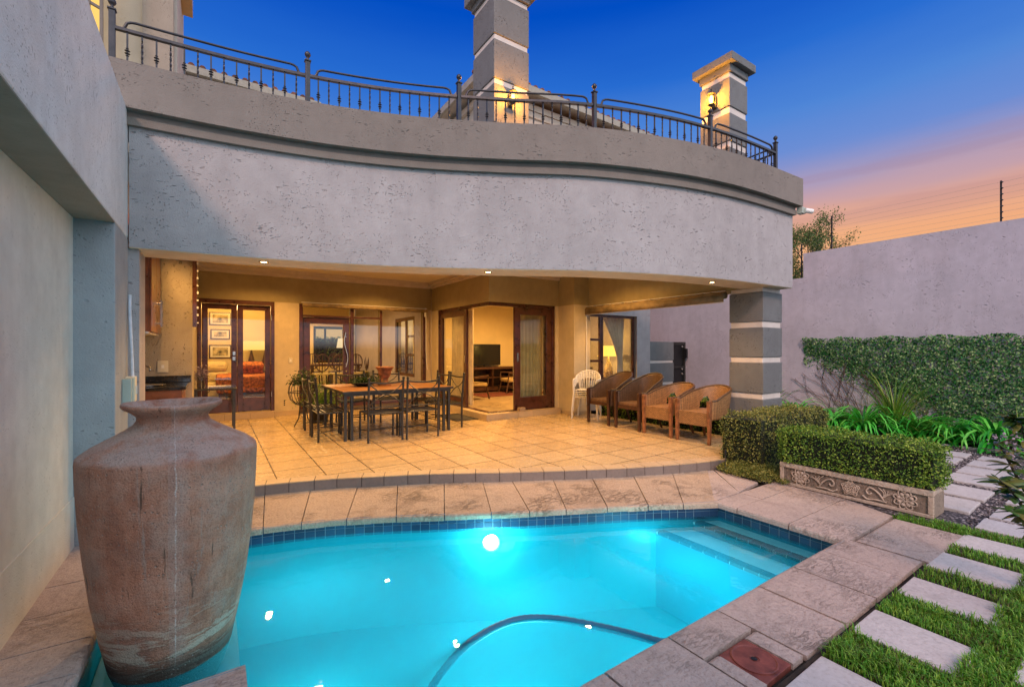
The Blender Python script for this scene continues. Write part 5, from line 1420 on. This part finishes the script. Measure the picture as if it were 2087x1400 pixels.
# creeping ground cover
m=M(); P=[]
while len(P)<8000:
    x=random.uniform(4.82,5.35); y=random.uniform(2.22,3.05)
    if x< 4.86+.12*max(0,2.6-y)*0+ (.0 if y>2.4 else .1): continue
    if (x-5.15)**2/.09+(y-2.7)**2/.2>1.1: continue
    h=.10*max(0,1-((x-5.2)**2/.14+(y-2.72)**2/.3)); P.append((x,y,random.random()*.03+h))
leaves(m,np.array(P),np.tile([0,0,1.],(len(P),1)),.02,.5); m.build('ground_cover',HLEAFW,kind='stuff',label='creeping leafy ground cover at the patio corner',cat='ground cover')

# ivy on the boundary wall
m=M(); m2=M(); P=[];K=0
def ivylow(y):   # lower edge of the ivy, higher near its left end (large Y)
    if y>4.30: return 1.25
    if y>2.3: return .30+(y-2.3)/2.0*.95
    return .05
while len(P)<30000:
    y=random.uniform(-1.2,4.38); z=random.uniform(.05,1.66+.02*math.sin(y*9)); 
    lo=ivylow(y); e=(z-lo)/.35+random.uniform(-.5,.5)
    if e<0 and z<1.3: continue
    d=.10*min(1,max(.2,(z-lo)/.4)); P.append((10.3-random.random()**.5*d-.015*math.sin(y*14+z*9),y,z))
leaves(m,np.array(P),np.tile([-1.,0,.25],(len(P),1)),.036,.7,.6)
IV=T('ivy','dense green ivy covering the lower boundary wall','ivy',(10.25,1.8,0))
m.build('foliage',IVYL,IV)
m=M()
for k in range(70):
    y=random.uniform(2.2,3.9); z=.02; pts=[]; a=random.uniform(.6,1.9)
    for j in range(9):
        pts.append((10.285-random.random()*.02,y,z)); y+=math.cos(a)*.16; z+=math.sin(a)*.16; a+=random.uniform(-.45,.45)
        if z>1.45: break
    if len(pts)>2: m.tube(pts,.004,4)
m.build('stems',TWIG,IV)

# leafy bed plants, each one its own thing
bedp=[(9.30,1.45),(9.25,1.95),(9.05,2.95),(8.95,3.35),(9.5,.95),(8.95,4.0),(9.65,2.3),(9.3,2.3)]
lab=['nearest the right edge','second from the right edge','in the middle before the reeds','left of the reeds','partly behind the magnolia leaves','behind the clipped bush','at the back against the ivy','between the reeds and the right edge']
for (x,y),l in zip(bedp,lab):
    strap_plant('agapanthus',(x,y,0.02),random.randint(90,170),random.uniform(.6,.95),random.uniform(.036,.06),AGAL,'bright green strap-leaved clump in the bed, '+l,up=1.25,droop=1.15,group='strap-leaved plants in the bed')
strap_plant('reed_clump',(9.35,2.62,0.02),260,1.25,.014,REED,'tall thin reed-like grass clump rising above the bed plants',up=1.35,droop=.45)
strap_plant('reed_clump',(9.7,1.3,0.02),60,.85,.010,REED,'thin reed-like grass clump at the right end of the bed',up=1.35,droop=.45)
strap_plant('cordyline',(8.9,4.5,0.02),60,1.0,.045,AGAL,'spiky upright plant beside the banded pillar',up=1.4,droop=.35)
strap_plant('cordyline',(8.3,4.3,0.02),34,1.1,.016,REED,'thin spiky dark plant just right of the banded pillar',up=1.45,droop=.3)

# magnolia-like shrub at the right edge
MG=T('glossy_shrub','glossy broad-leaved shrub branch reaching in from the right edge','shrub',(3.9,.30,0))
m=M(); br=[]
stems=[[(3.95,.25,0),(3.85,.40,.4),(3.70,.50,.72),(3.50,.54,.93)],[(3.95,.25,0),(3.85,.42,.35),(3.66,.50,.62),(3.46,.53,.74)],[(3.93,.26,.2),(3.82,.44,.7),(3.68,.48,1.0),(3.58,.50,1.06)],[(3.93,.26,.1),(3.76,.42,.4),(3.6,.46,.55),(3.48,.49,.58)]]
for s in stems: c_=catm(s,6); m.tube(c_,[.012-.008*i/len(c_) for i in range(len(c_))],6); br+=c_[6:]
m.build('branches',BARK,MG,smooth=True)
m=M()
def bigleaf(mb,p,d,L,w):
    d=Vector(d).normalized(); s=d.cross(Vector((0,0,1))); s.normalize(); s=(s+Vector((random.uniform(-.5,.5),random.uniform(-.5,.5),random.uniform(-.6,.6)))).normalized(); nn=d.cross(s).normalized(); vs=[];K=6
    for k in range(K+1):
        t=k/K; wk=w*math.sin(PI*min(.98,max(.02,t**.85)))/2+.0008; q=Vector(p)+d*L*t-Vector((0,0,1))*L*.35*t*t
        vs+=[q-s*wk+nn*wk*.35,q,q+s*wk+nn*wk*.35]
    fs=[]
    for k in range(K):
        for j in (0,1): fs.append((k*3+j,k*3+j+1,(k+1)*3+j+1,(k+1)*3+j))
    mb.add(vs,fs)
for p in br:
    for _ in range(5):
        if p.z<.35: continue
        a=random.uniform(0,2*PI); bigleaf(m,p,(math.cos(a),math.sin(a),random.uniform(-.3,.9)),random.uniform(.06,.12),random.uniform(.025,.04))
m.build('foliage',MAGL,MG,smooth=True)
m=M(); P=np.array([3.54,.51,.93])+rng.normal(0,.03,(160,3)); leaves(m,P,np.tile([0,0,1.],(160,1)),.014,.8); m.build('dried_blossom',FLOW,MG)

# tree beyond the wall
def tree(base,h,label,n=9000,sp=1.6):
    t=T('garden_tree',label,'tree',base); m=M(); tips=[]
    def br_(p,d,l,r,dep):
        pts=[p]; q=Vector(p); d=Vector(d).normalized()
        for k in range(5):
            q=q+d*l/5; d=(d+Vector((random.uniform(-.18,.18),random.uniform(-.18,.18),random.uniform(-.05,.12)))).normalized(); pts.append(q.copy())
        m.tube(pts,[r*(1-.5*i/5) for i in range(6)],6)
        if dep<=1: tips.extend(pts[2:])
        if dep>0:
            for k in range(4):
                a=random.uniform(0,2*PI); nd=(d*1.0+Vector((math.cos(a)*.85,math.sin(a)*.85,random.uniform(-.1,.5)))).normalized(); br_(pts[random.randint(2,5)],nd,l*.62,r*.5,dep-1)
    br_(Vector(base),(0,0,1),h*.5,.12,4)
    m.build('trunk',BARK,t)
    m=M(); T_=np.array([tuple(p) for p in tips]); idx=rng.integers(0,len(T_),n); P=T_[idx]+rng.normal(0,.10,(n,3))
    leaves(m,P,rng.normal(0,1,(n,3)),.075,.5); m.build('crown',TREEL,t)
    return t
def raypt(px,d):   # plan position at depth d along the view through column px (used for far trees only)
    l=(px-1043.5)/910*d; s,c=math.sin(R(33.75)),math.cos(R(33.75)); return d*s+l*c,d*c-l*s
random.seed(21)
x,y=raypt(1628,18); tree((x,y,0),7.9,'open-crowned tree beyond the stepped part of the boundary wall',24000)
x,y=raypt(1560,19); tree((x,y,0),6.0,'smaller bushy tree beyond the boundary wall beside the balcony corner',12000)

# ------------------------------------------------------------------ LIGHTS
def light(kind,name,loc,energy,col,size=.1,**kw):
    l=bpy.data.lights.new(name,kind); l.energy=energy; l.color=col
    if kind=='POINT': l.shadow_soft_size=size
    if kind=='SPOT': l.shadow_soft_size=size; l.spot_size=kw.get('ang',R(110)); l.spot_blend=.6
    o=bpy.data.objects.new(name,l); C.objects.link(o); o.location=loc
    return o
WARM=(1,.52,.15)
for x,y,z,_ in DL: light('SPOT','downlight_beam',(x,y,z-.02),52,WARM,.03,ang=R(125))
for x,y,z in CD: light('SPOT','downlight_beam',(x,y,z-.02),180,WARM,.04,ang=R(150))
light('POINT','lantern_light',la,60,(1,.36,.03),.03); light('POINT','lantern_light',lb,50,(1,.36,.03),.03)
light('POINT','bedroom_light',(.3,12.2,2.6),190,(1,.58,.20),.25)
light('SPOT','dining_light',(2.4,12.2,2.96),270,(1,.60,.24),.04,ang=R(165)); light('SPOT','dining_light',(2.4,15.3,2.96),270,(1,.58,.20),.04,ang=R(165))
light('SPOT','living_light',(6.2,8.9,2.97),620,(1,.53,.16),.05,ang=R(168))
light('POINT','table_lamp_light',(lx,ly-.05,1.45),30,(1,.55,.12),.1)
CY=(.28,.93,1.0)
light('POINT','pool_lamp_and_fill',(pa[0]+nrm.x*.16,pa[1]+nrm.y*.13,-.27),15,(.45,.97,1.0),.07)
light('POINT','pool_lamp_and_fill',(1.6,2.3,-.60),20,CY,.2); light('POINT','pool_lamp_and_fill',(2.9,2.0,-.60),20,CY,.2); light('POINT','pool_lamp_and_fill',(.55,3.2,-.6),12,CY,.2); light('POINT','pool_lamp_and_fill',(.8,1.9,-.6),10,CY,.2); light('POINT','pool_lamp_and_fill',(3.0,2.5,-.19),3,CY,.04)  # unseen underwater fill lights, added to brighten the pool evenly

sun=bpy.data.lights.new('sun','SUN'); sun.energy=2.0; sun.angle=R(9); sun.color=(1,.55,.38)
so=bpy.data.objects.new('sun',sun); C.objects.link(so)
so.rotation_euler=Vector((.85,1.05,-1.05)).to_track_quat('-Z','Y').to_euler()

# ------------------------------------------------------------------ WORLD
w=bpy.data.worlds.new('World'); bpy.context.scene.world=w; w.use_nodes=True
nt=w.node_tree; nt.nodes.clear(); n=N(nt)
g=n('ShaderNodeTexCoord').outputs['Generated']
sp=n('ShaderNodeSeparateXYZ',ins={0:n('ShaderNodeVectorMath',operation='NORMALIZE',ins={0:g}).outputs[0]})
z=sp.outputs[2]
cl=n('ShaderNodeTexNoise',ins={'Vector':n('ShaderNodeMapping',ins={'Vector':g,'Scale':(1.2,1.2,9)}).outputs[0],'Scale':2.2,'Detail':5}).outputs[0]
zz=n.math('MULTIPLY_ADD',n.math('SUBTRACT',cl,.5),.035,z)
skyc=n.ramp(zz,[(0.0,(.80,.50,.22)),(.14,(.92,.46,.20)),(.20,(.88,.42,.22)),(.25,(.70,.38,.32)),(.30,(.40,.33,.50)),(.35,(.15,.27,.66)),(.42,(.08,.24,.68)),(.5,(.02,.15,.64)),(.6,(.0,.075,.54)),(.85,(.05,.10,.45)),(1.0,(.12,.17,.50))])
cloud=n.math('MULTIPLY',n.ramp(n('ShaderNodeTexNoise',ins={'Vector':n('ShaderNodeMapping',ins={'Vector':g,'Scale':(1,1,14)}).outputs[0],'Scale':2.6,'Detail':6}).outputs[0],[(.5,0.0),(.62,1.0)]),n.ramp(z,[(.15,0.0),(.24,1.0),(.30,1.0),(.36,0.0)]))
skyc=n.mix(n.math('MULTIPLY',cloud,.22),skyc,(.38,.20,.26))
dn=n('ShaderNodeVectorMath',operation='DOT_PRODUCT',ins={0:g,1:(.62,.75,.15)}).outputs['Value']
glow=n.math('MULTIPLY',n.ramp(dn,[(.80,0.0),(1.0,1.0)]),n.ramp(z,[(.05,1.0),(.26,0.0)]))
skyc=n.mix(n.math('MULTIPLY',glow,.6),skyc,(1.0,.72,.38))
# sky lobe out of view behind the viewer, brightened to light the facade
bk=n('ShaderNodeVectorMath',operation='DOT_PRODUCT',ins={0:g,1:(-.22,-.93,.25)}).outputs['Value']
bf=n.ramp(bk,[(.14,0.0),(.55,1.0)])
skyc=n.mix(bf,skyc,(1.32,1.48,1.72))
low=n.ramp(z,[(-.02+.02,0.0),(.02,1.0)])
skyc=n.mix(low,(.12,.10,.09),skyc)
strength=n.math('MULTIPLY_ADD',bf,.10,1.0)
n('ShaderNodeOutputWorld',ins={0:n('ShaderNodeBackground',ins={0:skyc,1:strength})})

# ------------------------------------------------------------------ CAMERA
cam=bpy.data.cameras.new('camera'); co=bpy.data.objects.new('camera',cam); C.objects.link(co)
cam.sensor_width=36; cam.lens=910/2087*36; cam.clip_start=.05; cam.clip_end=500
cam.shift_y=12/2087
co.location=(0,0,1.43); co.rotation_euler=(R(90),0,-R(33.75))
sc=bpy.context.scene; sc.camera=co
sc.view_settings.view_transform='Standard'; sc.view_settings.look='None'; sc.view_settings.exposure=0; sc.view_settings.gamma=1
sc.cycles.use_denoising=True; sc.cycles.sample_clamp_indirect=4; sc.cycles.max_bounces=8; sc.cycles.diffuse_bounces=3; sc.cycles.transparent_max_bounces=12
sc.cycles.caustics_reflective=False; sc.cycles.caustics_refractive=False
